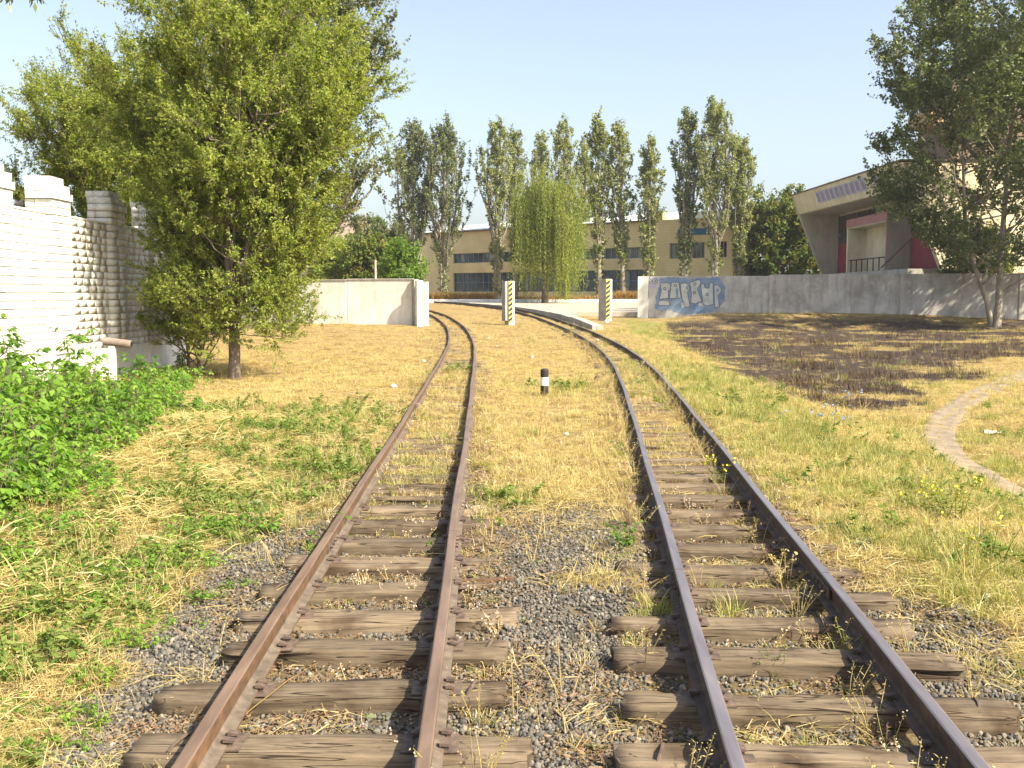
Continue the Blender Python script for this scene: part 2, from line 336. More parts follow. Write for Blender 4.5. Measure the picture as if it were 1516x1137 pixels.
for px, py in [(985, 478), (1000, 500), (1060, 540), (1110, 568), (1180, 590), (1250, 606), (1330, 602), (1390, 582), (1350, 566), (1450, 553), (1400, 534), (1516, 526), (1700, 520), (1700, 474), (1300, 470), (1150, 470)]:
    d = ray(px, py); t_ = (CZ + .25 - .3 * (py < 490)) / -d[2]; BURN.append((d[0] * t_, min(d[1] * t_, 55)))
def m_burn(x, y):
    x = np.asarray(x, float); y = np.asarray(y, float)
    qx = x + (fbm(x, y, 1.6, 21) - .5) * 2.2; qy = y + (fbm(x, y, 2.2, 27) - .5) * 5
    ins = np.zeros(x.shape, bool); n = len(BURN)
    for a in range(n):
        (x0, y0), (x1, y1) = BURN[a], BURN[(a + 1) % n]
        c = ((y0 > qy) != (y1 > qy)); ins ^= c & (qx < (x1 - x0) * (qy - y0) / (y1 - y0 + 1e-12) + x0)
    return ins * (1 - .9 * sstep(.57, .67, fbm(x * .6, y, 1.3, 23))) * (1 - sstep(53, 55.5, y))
PATH = [(1700, 505, .35), (1600, 520, .34), (1516, 552, .34), (1450, 582, .32), (1405, 612, .28), (1385, 640, .26), (1400, 668, .24), (1440, 695, .22), (1516, 737, .22), (1600, 775, .22)]
PC = []
for px, py, w in PATH:
    w *= .85
    d = ray(px, py); t = (CZ + .33) / -d[2]; PC.append((d[0] * t, d[1] * t, w))
PC = np.array(PC)
_tt = np.linspace(0, len(PC) - 1, 160); PCS = np.stack([np.interp(_tt, np.arange(len(PC)), PC[:, k]) for k in range(3)], 1)
for _ in range(60): PCS[1:-1] = .25 * PCS[:-2] + .5 * PCS[1:-1] + .25 * PCS[2:]
def m_path(x, y):
    x = np.asarray(x, float); d = np.full(x.shape, 99.0)
    for a in PCS[::3]: d = np.minimum(d, np.hypot(x - a[0], y - a[1]) / a[2])
    return 1 - sstep(.8, 1.5, d + (fbm(x, y, .4, 6) - .5) * .8)

xs = np.concatenate([[-3000, -1200, -500, -250, -130, -80, -50, -35, -27], np.arange(-22, -9, .5), np.arange(-9, 9, .085), np.arange(9, 30, .33), [32, 36, 42, 55, 80, 130, 250, 500, 1200, 3000]])
ys = np.concatenate([[-400, -120, -40, -15], np.arange(-8, 2, .4), np.arange(2, 14, .075), np.arange(14, 30, .15), np.arange(30, 62, .4), np.arange(62, 120, 2.0), [125, 150, 200, 300, 500, 900, 1600, 3500]])
GX, GY = np.meshgrid(xs, ys)
gx, gy = GX.ravel(), GY.ravel()
V = np.stack([gx, gy, gz(gx, gy)], 1)
nx, ny = len(xs), len(ys)
i = (np.arange(ny - 1)[:, None] * nx + np.arange(nx - 1)[None, :]).ravel()
Q = np.stack([i, i + 1, i + nx + 1, i + nx], 1)

def ground_mat():
    m, n, l, p = nmat('ground_soil_and_dry_grass')
    tc = n.new("ShaderNodeTexCoord")
    def noise(s, d=6, r=.6):
        k = n.new("ShaderNodeTexNoise"); k.inputs['Scale'].default_value = s; k.inputs['Detail'].default_value = d; k.inputs['Roughness'].default_value = r; l.new(tc.outputs['Object'], k.inputs[0]); return k
    def mix(f, a, b):
        k = n.new("ShaderNodeMix"); k.data_type = 'RGBA'
        l.new(f, k.inputs[0])
        for s, v in ((6, a), (7, b)):
            if isinstance(v, tuple): k.inputs[s].default_value = (*v, 1)
            else: l.new(v, k.inputs[s])
        return k.outputs[2]
    def attr(a):
        k = n.new("ShaderNodeAttribute"); k.attribute_name = a; return k.outputs['Fac']
    fine = noise(38, 8, .75); med = noise(1.1, 7, .6); mid = noise(7, 6)
    straw = ramp(n, [(.09, .058, .028), (.24, .17, .07), (.40, .31, .125), (.53, .44, .20)], [.28, .42, .55, .74]); l.new(fine.outputs[0], straw.inputs[0])
    soil = ramp(n, [(.08, .05, .03), (.19, .13, .075), (.30, .21, .12)], [.3, .5, .7]); l.new(fine.outputs[0], soil.inputs[0])
    sel = ramp(n, [(0, 0, 0), (1, 1, 1)], [.36, .62]); l.new(mid.outputs[0], sel.inputs[0])
    c = mix(sel.outputs[0], soil.outputs[0], straw.outputs[0])
    tone = ramp(n, [(.66, .52, .40), (1, 1, 1), (1.12, 1.1, .95)], [.34, .5, .68]); l.new(med.outputs[0], tone.inputs[0])
    tm = n.new("ShaderNodeMix"); tm.data_type = 'RGBA'; tm.blend_type = 'MULTIPLY'; tm.inputs[0].default_value = 1; l.new(c, tm.inputs[6]); l.new(tone.outputs[0], tm.inputs[7]); c = tm.outputs[2]
    grn = ramp(n, [(.05, .07, .015), (.13, .18, .03), (.24, .27, .07)], [.3, .5, .7]); l.new(fine.outputs[0], grn.inputs[0])
    gm = n.new("ShaderNodeMath"); gm.operation = 'MULTIPLY'; gm.inputs[1].default_value = .75; l.new(attr('green'), gm.inputs[0])
    c = mix(gm.outputs[0], c, grn.outputs[0])
    vo = n.new("ShaderNodeTexVoronoi"); vo.inputs['Scale'].default_value = 38; l.new(tc.outputs['Object'], vo.inputs[0])
    gr = ramp(n, [(.045, .04, .035), (.11, .10, .09), (.17, .155, .135)], [.1, .5, .9]); l.new(vo.outputs['Color'], gr.inputs[0])
    c = mix(attr('gravel'), c, gr.outputs[0])
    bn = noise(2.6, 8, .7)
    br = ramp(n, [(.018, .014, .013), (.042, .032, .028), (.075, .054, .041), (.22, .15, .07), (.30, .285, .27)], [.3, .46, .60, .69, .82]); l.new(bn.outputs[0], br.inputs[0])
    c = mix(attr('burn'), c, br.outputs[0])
    l.new(c, p.inputs['Base Color']); p.inputs['Roughness'].default_value = .95; p.inputs['Specular IOR Level'].default_value = .1
    bp = n.new("ShaderNodeBump"); bp.inputs['Strength'].default_value = .8; bp.inputs['Distance'].default_value = .03
    l.new(fine.outputs[0], bp.inputs['Height']); l.new(bp.outputs[0], p.inputs['Normal'])
    return m
M['ground'] = ground_mat()
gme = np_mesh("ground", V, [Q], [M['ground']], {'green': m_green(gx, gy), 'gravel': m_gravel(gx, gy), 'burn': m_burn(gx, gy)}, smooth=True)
ground = link("ground", gme); ground["kind"] = "structure"

# dirt path across the lower grass
pv = []; pf = []
NP = len(PCS)
for k in range(NP):
    t = PCS[min(k + 1, NP - 1)] - PCS[max(k - 1, 0)]; nn = np.array([-t[1], t[0]]); nn /= np.hypot(*nn) + 1e-9
    w = PCS[k, 2]
    for j, q in enumerate((-1.25, -.9, -.45, 0, .45, .9, 1.25)):
        a = PCS[k, :2] + nn * w * q * (1 + .35 * (vnoise(k * .7, q * 9, 1, 3) - .5) * (abs(q) > 1))
        z = float(gz(a[0], a[1])); pv.append((a[0], a[1], z + (.012 if abs(q) < 1.1 else -.02) - .012 * (1 - abs(q) / 1.25)))
for k in range(NP - 1):
    for j in range(6): pf.append((k * 7 + j, k * 7 + j + 1, k * 7 + j + 8, k * 7 + j + 7))
path = link("dirt_path", np_mesh("dirt_path", pv, [np.array(pf)], [M['dirt']], smooth=True)); path["kind"] = "structure"

# distant spoil-heap hill
M['hill'] = pmat('hill_earth', [(.15, .105, .08), (.22, .16, .12), (.20, .18, .09)], .03, bump=.4, bscale=.3, bdist=2)
hx = np.linspace(-260, 120, 96); hy = np.linspace(230, 520, 60); HX, HY = np.meshgrid(hx, hy)
hz = 30 * np.exp(-((HX + 62) / 45) ** 2 - ((HY - 370) / 75) ** 2) * (1 + .35 * (fbm(HX, HY, 40, 31) - .5)) - 1.5 + 1.2
ii = (np.arange(59)[:, None] * 96 + np.arange(95)[None, :]).ravel()
hill = link("hill", np_mesh("hill", np.stack([HX.ravel(), HY.ravel(), hz.ravel()], 1), [np.stack([ii, ii + 1, ii + 97, ii + 96], 1)], [M['hill']], smooth=True)); hill["kind"] = "structure"

# ------------------------------------------------------------------ platform and yard
def zplat(y): return zt(y) + np.interp(y, [40, 46, 52, 85], [.16, .18, .26, .06])
ky = np.arange(45.5, 84.6, 1.3)
kern = []
for y in ky:
    dx = float(XR(y + .3) - XR(y - .3)) / .6; nrm = np.array([1, -dx]) / math.hypot(1, dx)
    kern.append((float(XR(y)) + nrm[0] * .98, y + nrm[1] * .98))
kern = np.array(kern)
mb = MB()
for a in range(len(kern) - 1):
    (x0, y0), (x1, y1) = kern[a], kern[a + 1]
    cols = 9
    xr0 = 40 if y0 > 59.7 else x0 + .3 + max(0, y0 - 54) * .2; xr1 = 40 if y0 > 59.7 else x1 + .3 + max(0, y1 - 54) * .2
    if y0 <= 59.7: mb.poly([(x0 + .2 + xr0 - x0, y0, float(zplat(y0)) - .004), (x1 + .2 + xr1 - x1, y1, float(zplat(y1)) - .004), (x1 + .2 + xr1 - x1, y1, float(zplat(y1)) - .8), (x0 + .2 + xr0 - x0, y0, float(zplat(y0)) - .8)])
    if y0 > 59.7 and a and kern[a - 1][1] <= 59.7: mb.poly([(x0 + .5, y0, float(zplat(y0)) - .004), (40, y0, float(zplat(y0)) - .004), (40, y0, -.3), (x0 + .5, y0, -.3)])
    if a == 0: mb.poly([(x0 + .2, y0, float(zplat(y0)) - .004), (x0 + .5, y0, float(zplat(y0)) - .004), (x0 + .5, y0, -.4), (x0 + .2, y0, -.4)])
    for c in range(cols):
        f0, f1 = (c / cols) ** 1.5, ((c + 1) / cols) ** 1.5
        p = lambda x, y: (x, y, float(zplat(y)) - .004)
        mb.poly([p(x0 + .2 + (xr0 - x0) * f0, y0), p(x0 + .2 + (xr0 - x0) * f1, y0), p(x1 + .2 + (xr1 - x1) * f1, y1), p(x1 + .2 + (xr1 - x1) * f0, y1)])
plat = mb.build("platform", M['plast']); plat["kind"] = "structure"; ROOT[plat.name] = Vector((0, 0, 0))
for a in range(len(kern) - 1):
    p0, p1 = kern[a], kern[a + 1]; u = (p1 - p0); L = np.hypot(*u); u = u / L; nn = np.array([u[1], -u[0]])
    mb = MB(); g = .012
    q = lambda s, w, z: (p0[0] + u[0] * s + nn[0] * w, p0[1] + u[1] * s + nn[1] * w, z)
    z0, z1 = float(zplat(p0[1])), float(zplat(p1[1])); jz = random.uniform(-.012, .012)
    mb.hexa([q(g, 0, z0 - .5), q(g, .22, z0 - .5), q(L - g, .22, z1 - .5), q(L - g, 0, z1 - .5), q(g, 0, z0 + .012 + jz), q(g, .22, z0 + .012 + jz), q(L - g, .22, z1 + .012 + jz), q(L - g, 0, z1 + .012 + jz)])
    mb.build("kerb_block", M['concrete'], plat)
# low white kerb in front of the flower bed
kb = thing("flower_bed_kerb", "low white painted kerb along the flower bed beyond the platform", "kerb", (0, 85.2, 1.0))
for a in range(16):
    x0 = -12 + a * 2.5; mb = MB(); mb.box(x0 + .01, x0 + 2.49, 85.0, 85.25, .75, 1.27 + random.uniform(-.01, .01)); mb.build("kerb_block", M['whitekerb'], kb, bevel=.02)

# ------------------------------------------------------------------ railway tracks
PROF = [(-.026, .1245), (-.020, .128), (.020, .128), (.026, .1245), (.026, .104), (.0085, .094), (.0075, .032), (.016, .019), (.054, .010), (.054, .0), (-.054, .0), (-.054, .010), (-.016, .019), (-.0075, .032), (-.0085, .094), (-.026, .104)]
def rail_mesh(X, side, y0, y1, mats, parent):
    yy = np.arange(y0, y1 + 1e-6, .25) if y1 - y0 > .3 else np.array([y0, y1]); yy[-1] = y1
    mb = MB(); rings = []
    off = ROOT[parent.name]
    V = []; F = []; Mi = []
    K = len(PROF)
    for y in yy:
        dx = float(X(y + .2) - X(y - .2)) / .4; c = 1 / math.hypot(1, dx); n = (c, -dx * c)
        cx, cy = float(X(y)) + n[0] * side * .4, y + n[1] * side * .4
        wob = .004 * math.sin(y * 1.3 + side); z = float(zt(y)) + .004
        for a, h in PROF: V.append((cx + n[0] * (a + wob) - off.x, cy + n[1] * a - off.y, z + h - off.z))
    for r in range(len(yy) - 1):
        for k in range(K):
            j = (k + 1) % K; F.append((r * K + k, r * K + j, (r + 1) * K + j, (r + 1) * K + k)); Mi.append(1 if k in (0, 1, 2) else 2 if k in (6, 7, 11, 12) else 0)
    R = len(yy) - 1
    me = bpy.data.meshes.new("rail"); me.from_pydata(V, [], F + [tuple(range(K)), tuple(R * K + k for k in range(K))[::-1]])
    for m in mats: me.materials.append(m)
    me.polygons.foreach_set("material_index", Mi + [0, 0]); me.update()
    return link("rail", me, parent)

def sleeper_mesh(seed, L, W=.2, H=.15, wear=1.0):
    r = np.random.default_rng(seed); nx_ = 22
    prof = np.array([(-.5, 0), (-.5, .55), (-.495, .85), (-.46, .965), (-.38, 1.0), (-.1, 1.0), (.1, 1.0), (.38, 1.0), (.46, .965), (.495, .85), (.5, .55), (.5, 0)])
    K = len(prof); V = []
    ph = r.uniform(0, 50)
    for a in range(nx_ + 1):
        t = a / nx_; x = (t - .5) * L
        endf = 1 - .10 * wear * max(0, 1 - min(t, 1 - t) / .06) ** 2
        for k, (p, q) in enumerate(prof):
            dn = (vnoise(x * 3 + ph, k * 1.7, 1, seed % 13) - .5) * .028 * wear
            dy = (vnoise(x * 2.2 + ph, k * 2.1, 1, seed % 7 + 3) - .5) * .03 * wear
            xx = x + ((vnoise(k * 1.3, ph, 1, 2) - .5) * .035 if a in (0, nx_) else 0)
            V.append((xx, p * W * endf + dy, (q - 1) * H + dn * (q > .3)))
    F = []
    for a in range(nx_):
        for k in range(K - 1): F.append((a * K + k, a * K + k + 1, (a + 1) * K + k + 1, (a + 1) * K + k))
    me = bpy.data.meshes.new("sleeper"); me.from_pydata(V, [], [f[::-1] for f in F] + [tuple(range(K)), tuple(nx_ * K + k for k in range(K))[::-1]])
    me.materials.append(M['wood']); me.polygons.foreach_set("use_smooth", [True] * len(F) + [False, False]); me.update()
    return me

def plate_mesh():
    mb = MB(); mb.box(-.085, .085, -.07, .07, 0, .012); o = mb; return o
def spike_mb(cx, cy, z, rot):
    mb = MB(); c, s = math.cos(rot), math.sin(rot)
    T = lambda a, b, h: (cx + a * c - b * s, cy + a * s + b * c, z + h)
    def bx(a0, a1, b0, b1, h0, h1, tz=0):
        mb.hexa([T(a0, b0, h0), T(a1, b0, h0), T(a1, b1, h0), T(a0, b1, h0), T(a0, b0, h1), T(a1, b0, h1 - tz), T(a1, b1, h1 - tz), T(a0, b1, h1)])
    bx(-.008, .008, -.008, .008, -.03, .022); bx(-.026, .014, -.014, .014, .022, .036, .006)
    return mb

rowsL = [1102, 1021, 957, 909, 868, 831, 800, 773, 752, 735]
rowsR = [1118, 1040, 972, 920, 877, 841, 809, 781, 757, 736, 718]
def make_track(name, label, X, rows, mats, joints, yend, seed, sl_len):
    r = random.Random(seed)
    t = thing(name, label, "railway track", (float(X(6)), 6, 0))
    # rails, in lengths with joints
    for side in (-1, 1):
        js = [-4.0] + [j for j in joints] + [yend]
        for a in range(len(js) - 1):
            rail_mesh(X, side, js[a] + (.004 if a else 0), js[a + 1] - .004, mats, t)
        for j in joints[:3]:
            mb = MB()
            for s2 in (-1, 1):
                dx = float(X(j + .2) - X(j - .2)) / .4; c = 1 / math.hypot(1, dx); n = (c, -dx * c); u = (dx * c, c)
                o = (float(X(j)) + n[0] * side * .4, j + n[1] * side * .4)
                z = float(zt(j))
                mb.obox(o, u, n, -.2, .2, s2 * .0105, s2 * .022, z + .036, z + .098)
            fp = mb.build("fishplate", M['iron'], t)
            for b in (-.13, -.05, .05, .13):
                mb = MB(); q = (o[0] + u[0] * b, o[1] + u[1] * b)
                mb.tube([(q[0] - n[0] * .036, q[1] - n[1] * .036, z + .066), (q[0] + n[0] * .04, q[1] + n[1] * .04, z + .066)], .013, 6); mb.build("bolt", M['iron'], fp)
    ypos = []
    for py in rows:
        d = ray(758 if X is XL else 1100, py); ypos.append(d[1] * (CZ / -d[2]))
    step = .49
    ypos = [ypos[0] - .5 * k for k in range(6, 0, -1)] + ypos
    while ypos[-1] < 46: ypos.append(ypos[-1] + step * r.uniform(.88, 1.12))
    protos = [sleeper_mesh(seed * 31 + k, sl_len * r.uniform(.95, 1.05), r.uniform(.165, .195), .15, r.uniform(.7, 1.3)) for k in range(10)]
    for k, y in enumerate(ypos):
        near = y < 9.5
        me = sleeper_mesh(seed * 97 + k, sl_len * r.uniform(.94, 1.06), r.uniform(.165, .20), .16, r.uniform(.6, 1.4)) if near and y > 2.5 else protos[k % 10]
        o = link("sleeper", me, t)
        slope = float(X(y + .2) - X(y - .2)) / .4
        cx = float(X(y)) + r.uniform(-.05, .05)
        z = float(zt(y)) + r.uniform(-.004, .003)
        o.location = Vector((cx, y, z)) - ROOT[t.name]
        rot = -math.atan(slope) * .55 + r.uniform(-.03, .03); o.rotation_euler = (0, r.uniform(-.006, .006), rot)
        if 2.5 < y < 8.2:
            for side in (-1, 1):
                # plate and two spikes under this rail, local to the sleeper
                lx = float(X(y)) + side * .4 - cx
                mb = MB(); mb.box(lx - .105, lx + .105, -.075, .075, .001, .0065)
                for v in range(len(mb.v)): pass
                me2 = bpy.data.meshes.new("base_plate"); me2.from_pydata(mb.v, [], mb.f); me2.materials.append(M['iron'])
                p = link("base_plate", me2, o)
                for s2, yy_ in ((-1, .03), (1, -.035), (1, .035)):
                    sp = spike_mb(lx + s2 * .064, yy_ + r.uniform(-.02, .02), 0, 0 if s2 > 0 else math.pi)
                    me3 = bpy.data.meshes.new("spike"); me3.from_pydata(sp.v, [], sp.f); me3.materials.append(M['iron'])
                    link("spike", me3, o)
            if r.random() < .6:
                mb = MB(); ex = sl_len / 2 - .12
                e = r.choice((-1, 1)) * ex
                mb.tube([(e - .01, -.07, -.005), (e, -.04, .008), (e + .012, 0, .012), (e + .02, .05, .008), (e + .03, .08, -.004)], .007, 6)
                me4 = bpy.data.meshes.new("anti_split_iron"); me4.from_pydata(mb.v, [], mb.f); me4.materials.append(M['iron']); link("anti_split_iron", me4, o)
    return t
make_track("railway_track", "left narrow gauge track with rust brown rails on old wooden sleepers", XL, rowsL, [M['rust'], M['railtop'], M['raildust']], [6.45, 14.5, 22.5, 30.5, 38.5, 46.5, 54.5, 62.5, 70.5], 84, 3, 1.40)
make_track("railway_track", "right narrow gauge track with dark rails and shiny tops running to the platform", XR, rowsR, [M['raildark'], M['raildarktop'], M['raildark']], [5.5, 13.5, 21.5, 29.5, 37.5, 45.5, 53.5, 61.5, 69.5], 84, 4, 1.52)

# ------------------------------------------------------------------ marker post between the tracks
x, y, z = on_ground(806, 586)
mk = thing("marker_post", "short black post with a white band standing between the two tracks", "marker post", (x, y, z))
def cyl(mb, x, y, z0, z1, r, n=20, r1=None): mb.tube([(x, y, z0), (x, y, z1)], [r, r1 or r], n)
mb = MB(); cyl(mb, x, y, z - .1, z + .435, .066)
mb.tube([(x, y, z + .435), (x, y, z + .452), (x, y, z + .46)], [.066, .054, .03], 20); mb.build("post", M['black'], mk, smooth=False)
mb = MB(); cyl(mb, x, y, z + .175, z + .315, .069); mb.build("white_band", M['whitepaint'], mk)

# ------------------------------------------------------------------ striped concrete gate posts
def striped_post(px, pb, pt, w, d, yaw, label, D):
    c = at_depth(px, pb, D); zt_ = at_depth(px, pt, D)[2]; z0 = float(gz(c[0], D))
    t = thing("gate_post", label, "gate post", (c[0], D, z0), "striped concrete gate posts")
    u = np.array([math.cos(yaw), math.sin(yaw)]); n = np.array([u[1], -u[0]])   # n faces the camera side
    o = c[:2]
    mb = MB(); mb.obox(o, u, n, -w / 2, w / 2, -d, 0, z0 - .3, zt_); p = mb.build("post", M['concrete'], t, bevel=.015)
    # white upright edge and slanted stripes on the front face
    mb = MB(); mb.obox(o, u, n, .06, w / 2 - .012, .003, .006, z0 + .02, zt_ - .02); mb.build("white_strip", M['whitepaint'], t)
    mb = MB(); mb.obox(o, u, n, -w / 2 + .012, .055, .003, .006, z0 + .12, zt_ - .02); mb.build("yellow_strip", M['yellow'], t)
    H = zt_ - z0; k = 8; P = lambda a, zz: (o[0] + u[0] * a + n[0] * .008, o[1] + u[1] * a + n[1] * .008, zz)
    a0, a1 = -w / 2 + .012, .055
    for q in range(k):
        zz = z0 + .16 + q * (H - .50) / (k - 1)
        mb = MB(); mb.poly([P(a0, zz), P(a1, zz + .15), P(a1, zz + .30), P(a0, zz + .15)]); mb.build("black_stripe", M['blackstripe'], t)
    return t, o, u, n, z0, zt_
t, o, u, n, z0, z1 = striped_post(757.5, 481, 416, .36, .40, math.radians(32), "concrete gate post with yellow and black slanted stripes, left of the two", 51)
mb = MB(); mb.obox(o, u, n, -.33, -.183, -.42, -.08, z0 + .22, z1 - .02); mb.build("hinge_slab", M['greywall'], t, bevel=.012)
t, o, u, n, z0, z1 = striped_post(901.5, 473, 413, .40, .72, math.radians(30), "wider striped concrete gate post beside the platform end, right of the two", 55)

# ------------------------------------------------------------------ concrete walls
lw = thing("concrete_wall", "whitewashed concrete wall with returned end slab left of the tracks", "wall", (-9, 51, .1))
A = at_depth(330, 480, 53.0); B = at_depth(612, 483, 50.0)
for k in range(3):
    p0 = A + (B - A) * k / 3; p1 = A + (B - A) * (k + 1) / 3
    u = (p1 - p0)[:2]; L = np.hypot(*u); u = u / L; n = np.array([u[1], -u[0]])
    mb = MB(); mb.obox(p0[:2], u, n, .012, L - .012, -.16, 0, -.2, 2.33 + .03 * k); mb.build("wall_panel", M['whitewash'], lw, bevel=.015)
    mb = MB(); mb.obox(p0[:2], u, n, .02, L - .02, -.2, .04, 2.337 + .03 * k, 2.40 + .03 * k); mb.build("coping", M['concrete'], lw, bevel=.01)
# returned end slab with a slot, standing towards the camera
e = B[:2]; u2 = np.array([math.cos(math.radians(-62)), math.sin(math.radians(-62))]); n2 = np.array([u2[1], -u2[0]])
mb = MB(); mb.obox(e + u * .05, u2, n2, .0, .34, -.12, .12, -.1, 2.42)
mb.obox(e + u * .05, u2, n2, .34, .62, -.12, .12, -.1, .55); mb.obox(e + u * .05, u2, n2, .34, .62, -.12, .12, 1.25, 1.9)
mb.build("end_slab", M['greywall'], lw)
mb = MB(); mb.obox(e + u * .05, u2, n2, .62, .86, -.13, .2, -.1, 2.36); mb.build("end_post", M['whitewash'], lw, bevel=.012)
mb = MB(); mb.obox(e + u * .40 + np.array([0, .35]), u, n, 0, .3, -.25, 0, 0, 2.3); mb.build("end_post", M['whitewash'], lw, bevel=.012)

rw = thing("concrete_wall", "long grey concrete wall with painted graffiti right of the tracks", "wall", (17, 56, .4))
RA = np.array([7.25, 58.2]); RB = np.array([29.5, 53.6])
ru = (RB - RA); RL = np.hypot(*ru); ru = ru / RL; rn = np.array([ru[1], -ru[0]])
def onwall(px, py):
    d = ray(px, py); # intersect with vertical plane through RA with normal rn
    t = (RA @ rn) / (d[0] * rn[0] + d[1] * rn[1]); P = d * t
    return float((P[:2] - RA) @ ru), float(P[2] + CZ)
cuts = [0.62] + [onwall(px, 430)[0] for px in (1141, 1335, 1512)] + [RL]
tops = [2.71, 2.78, 2.80, 2.84]
for k in range(4):
    mb = MB(); mb.obox(RA, ru, rn, cuts[k] + .012, cuts[k + 1] - .012, -.16, 0, -.1, tops[k]); mb.build("wall_panel", M['greywall'], rw, bevel=.015)
for k in (1, 2, 3):
    mb = MB(); mb.obox(RA, ru, rn, cuts[k] - .1, cuts[k] + .1, -.24, -.02 + .06, -.1, tops[k] - .03); mb.build("wall_post", M['concrete'], rw, bevel=.012)
mb = MB(); mb.obox(RA, ru, rn, 0, .60, -.3, .05, -.1, 2.70); mb.build("end_post", M['whitewash'], rw, bevel=.015)
# graffiti
M['gblue'] = pmat('graffiti_blue', [(.10, .16, .27), (.15, .22, .33), (.25, .29, .35)], 1.8, bump=.1, bscale=25)
M['gviolet'] = pmat('graffiti_violet', [(.32, .31, .42), (.42, .40, .48)], 2, bump=.1)
M['gwhite'] = pmat('graffiti_white', [(.30, .32, .32), (.38, .40, .39), (.46, .47, .45)], 2.5, bump=.1)
M['gdark'] = pmat('graffiti_dark_outline', [(.06, .08, .13), (.12, .15, .20)], 4, bump=.1)
gf = None
def gpt(cx, cy, off):
    uu, zz = onwall(940 + cx / 10.107, 395 + cy / 10.11)
    uu = max(uu, .66)
    return (RA[0] + ru[0] * uu + rn[0] * off, RA[1] + ru[1] * uu + rn[1] * off, min(zz, 2.70))
def gpoly(name, pts, mat, off, par=None):
    mb = MB(); mb.prism([gpt(a, b, off - .0025) for a, b in pts], [gpt(a, b, off) for a, b in pts]); return mb.build(name, mat, par or rw)
def gline(par, pts, w=9, closed=True):
    P = list(pts) + ([pts[0]] if closed else [])
    mb = MB()
    for (a, b), (c, d) in zip(P[:-1], P[1:]):
        L = math.hypot(c - a, d - b) + 1e-6; nx_, ny_ = -(d - b) / L * w / 2, (c - a) / L * w / 2
        ex, ey = (c - a) / L * w * .4, (d - b) / L * w * .4
        mb.poly([gpt(a - ex + nx_, b - ey + ny_, .0125), gpt(c + ex + nx_, d + ey + ny_, .0125), gpt(c + ex - nx_, d + ey - ny_, .0125), gpt(a - ex - nx_, b - ey - ny_, .0125)])
    return mb.build("outline", M['gdark'], par)
def circ(cx, cy, r, k=14): return [(cx + r * math.cos(2 * math.pi * q / k), cy + r * math.sin(2 * math.pi * q / k)) for q in range(k)]
def ragged(pts, k=7, amp=14):
    rg = random.Random(4); out = []
    for (a, b), (c, d) in zip(pts, pts[1:] + pts[:1]):
        for q in range(k): out.append((a + (c - a) * q / k + rg.uniform(-amp, amp), b + (d - b) * q / k + rg.uniform(-amp, amp)))
    return out
bg = gpoly("graffiti_background", ragged([(300, 625), (315, 420), (345, 330), (365, 185), (500, 158), (640, 162), (780, 158), (830, 195), (1000, 170), (1150, 158), (1265, 158), (1315, 260), (1345, 330), (1330, 420), (1350, 500), (1270, 590), (1200, 660), (1000, 700), (760, 700), (600, 690), (510, 640), (400, 660)]), M['gblue'], .005)
gpoly("graffiti_patch", [(145, 155), (362, 155), (355, 250), (300, 320), (230, 330), (145, 315)], M['gviolet'], .0048)
for cx in (207, 300):
    e_ = gpoly("graffiti_eye", circ(cx, 214, 38), M['gwhite'], .008); gline(e_, circ(cx, 214, 38), 7); gline(e_, circ(cx + 6, 218, 9, 8), 9)
LET = [([(375, 240), (492, 238), (525, 262), (538, 305), (520, 345), (496, 356), (500, 470), (365, 484), (396, 350)], [(447, 327)], []),
       ([(545, 232), (655, 232), (690, 466), (520, 476)], [(607, 280)], [[(612, 322), (642, 320), (655, 458), (612, 464)]]),
       ([(675, 252), (755, 240), (808, 285), (815, 340), (785, 380), (822, 598), (762, 606), (705, 480)], [], [[(762, 290), (792, 288), (800, 335), (775, 350)]]),
       ([(822, 235), (960, 190), (988, 228), (935, 342), (1000, 512), (905, 552), (832, 540), (848, 400)], [(898, 255), (890, 385)], []),
       ([(985, 272), (1030, 242), (1048, 315), (1108, 322), (1122, 242), (1166, 232), (1176, 560), (1092, 582), (1020, 560)], [(1082, 417)], []),
       ([(1184, 282), (1240, 268), (1290, 330), (1286, 390), (1242, 424), (1262, 600), (1192, 612)], [], [[(1216, 330), (1250, 320), (1264, 368), (1222, 382)]])]
for pts, eyes, holes in LET:
    lt = gpoly("graffiti_letter", pts, M['gwhite'], .009); gline(lt, pts, 9)
    for ex, ey in eyes: gline(lt, circ(ex, ey, 18, 10), 11)
    for h in holes: gpoly("graffiti_hole", h, M['gblue'], .0118, lt); 
lt = gpoly("graffiti_foot", [(372, 505), (500, 500), (526, 576), (346, 578)], M['gwhite'], .009); gline(lt, [(372, 505), (500, 500), (526, 576), (346, 578)], 8)
gpoly("graffiti_patch", [(690, 540), (740, 535), (750, 600), (700, 620)], M['gwhite'], .0085); gpoly("graffiti_patch", [(950, 545), (1010, 540), (1020, 580), (960, 590)], M['gwhite'], .0085)

# ------------------------------------------------------------------ white brick wall on the left
bw = thing("brick_wall", "tall sunlit white brick wall with stepped pillars at the far left", "wall", (-8.9, 19, 0))
WX = -8.8; WY0, WY1 = 13.0, 27.0; CH = .148
PIL = [14.9, 17.35, 19.65, 22.45, 25.0]; PW = .82
mb = MB(); mb.box(WX - .36, WX - .035, WY0, WY1, -.3, 3.17); mb.build("wall_core", M['mortar'], bw)
mb = MB(); mb.box(WX - .4, WX + .05, WY0, WY1 + .02, -.3, .52); mb.build("plinth", M['whitewash'], bw, bevel=.02)
def brick_verts(seed, L, D, H):
    r = np.random.default_rng(seed); b = .007
    P = []
    for sz in (-1, 1):
        for sx, sy in ((-1, -1), (1, -1), (1, 1), (-1, 1)): P.append((sx * D / 2, sy * L / 2, sz * H / 2))
    P = np.array(P) + r.uniform(-.0035, .0035, (8, 3))
    return P
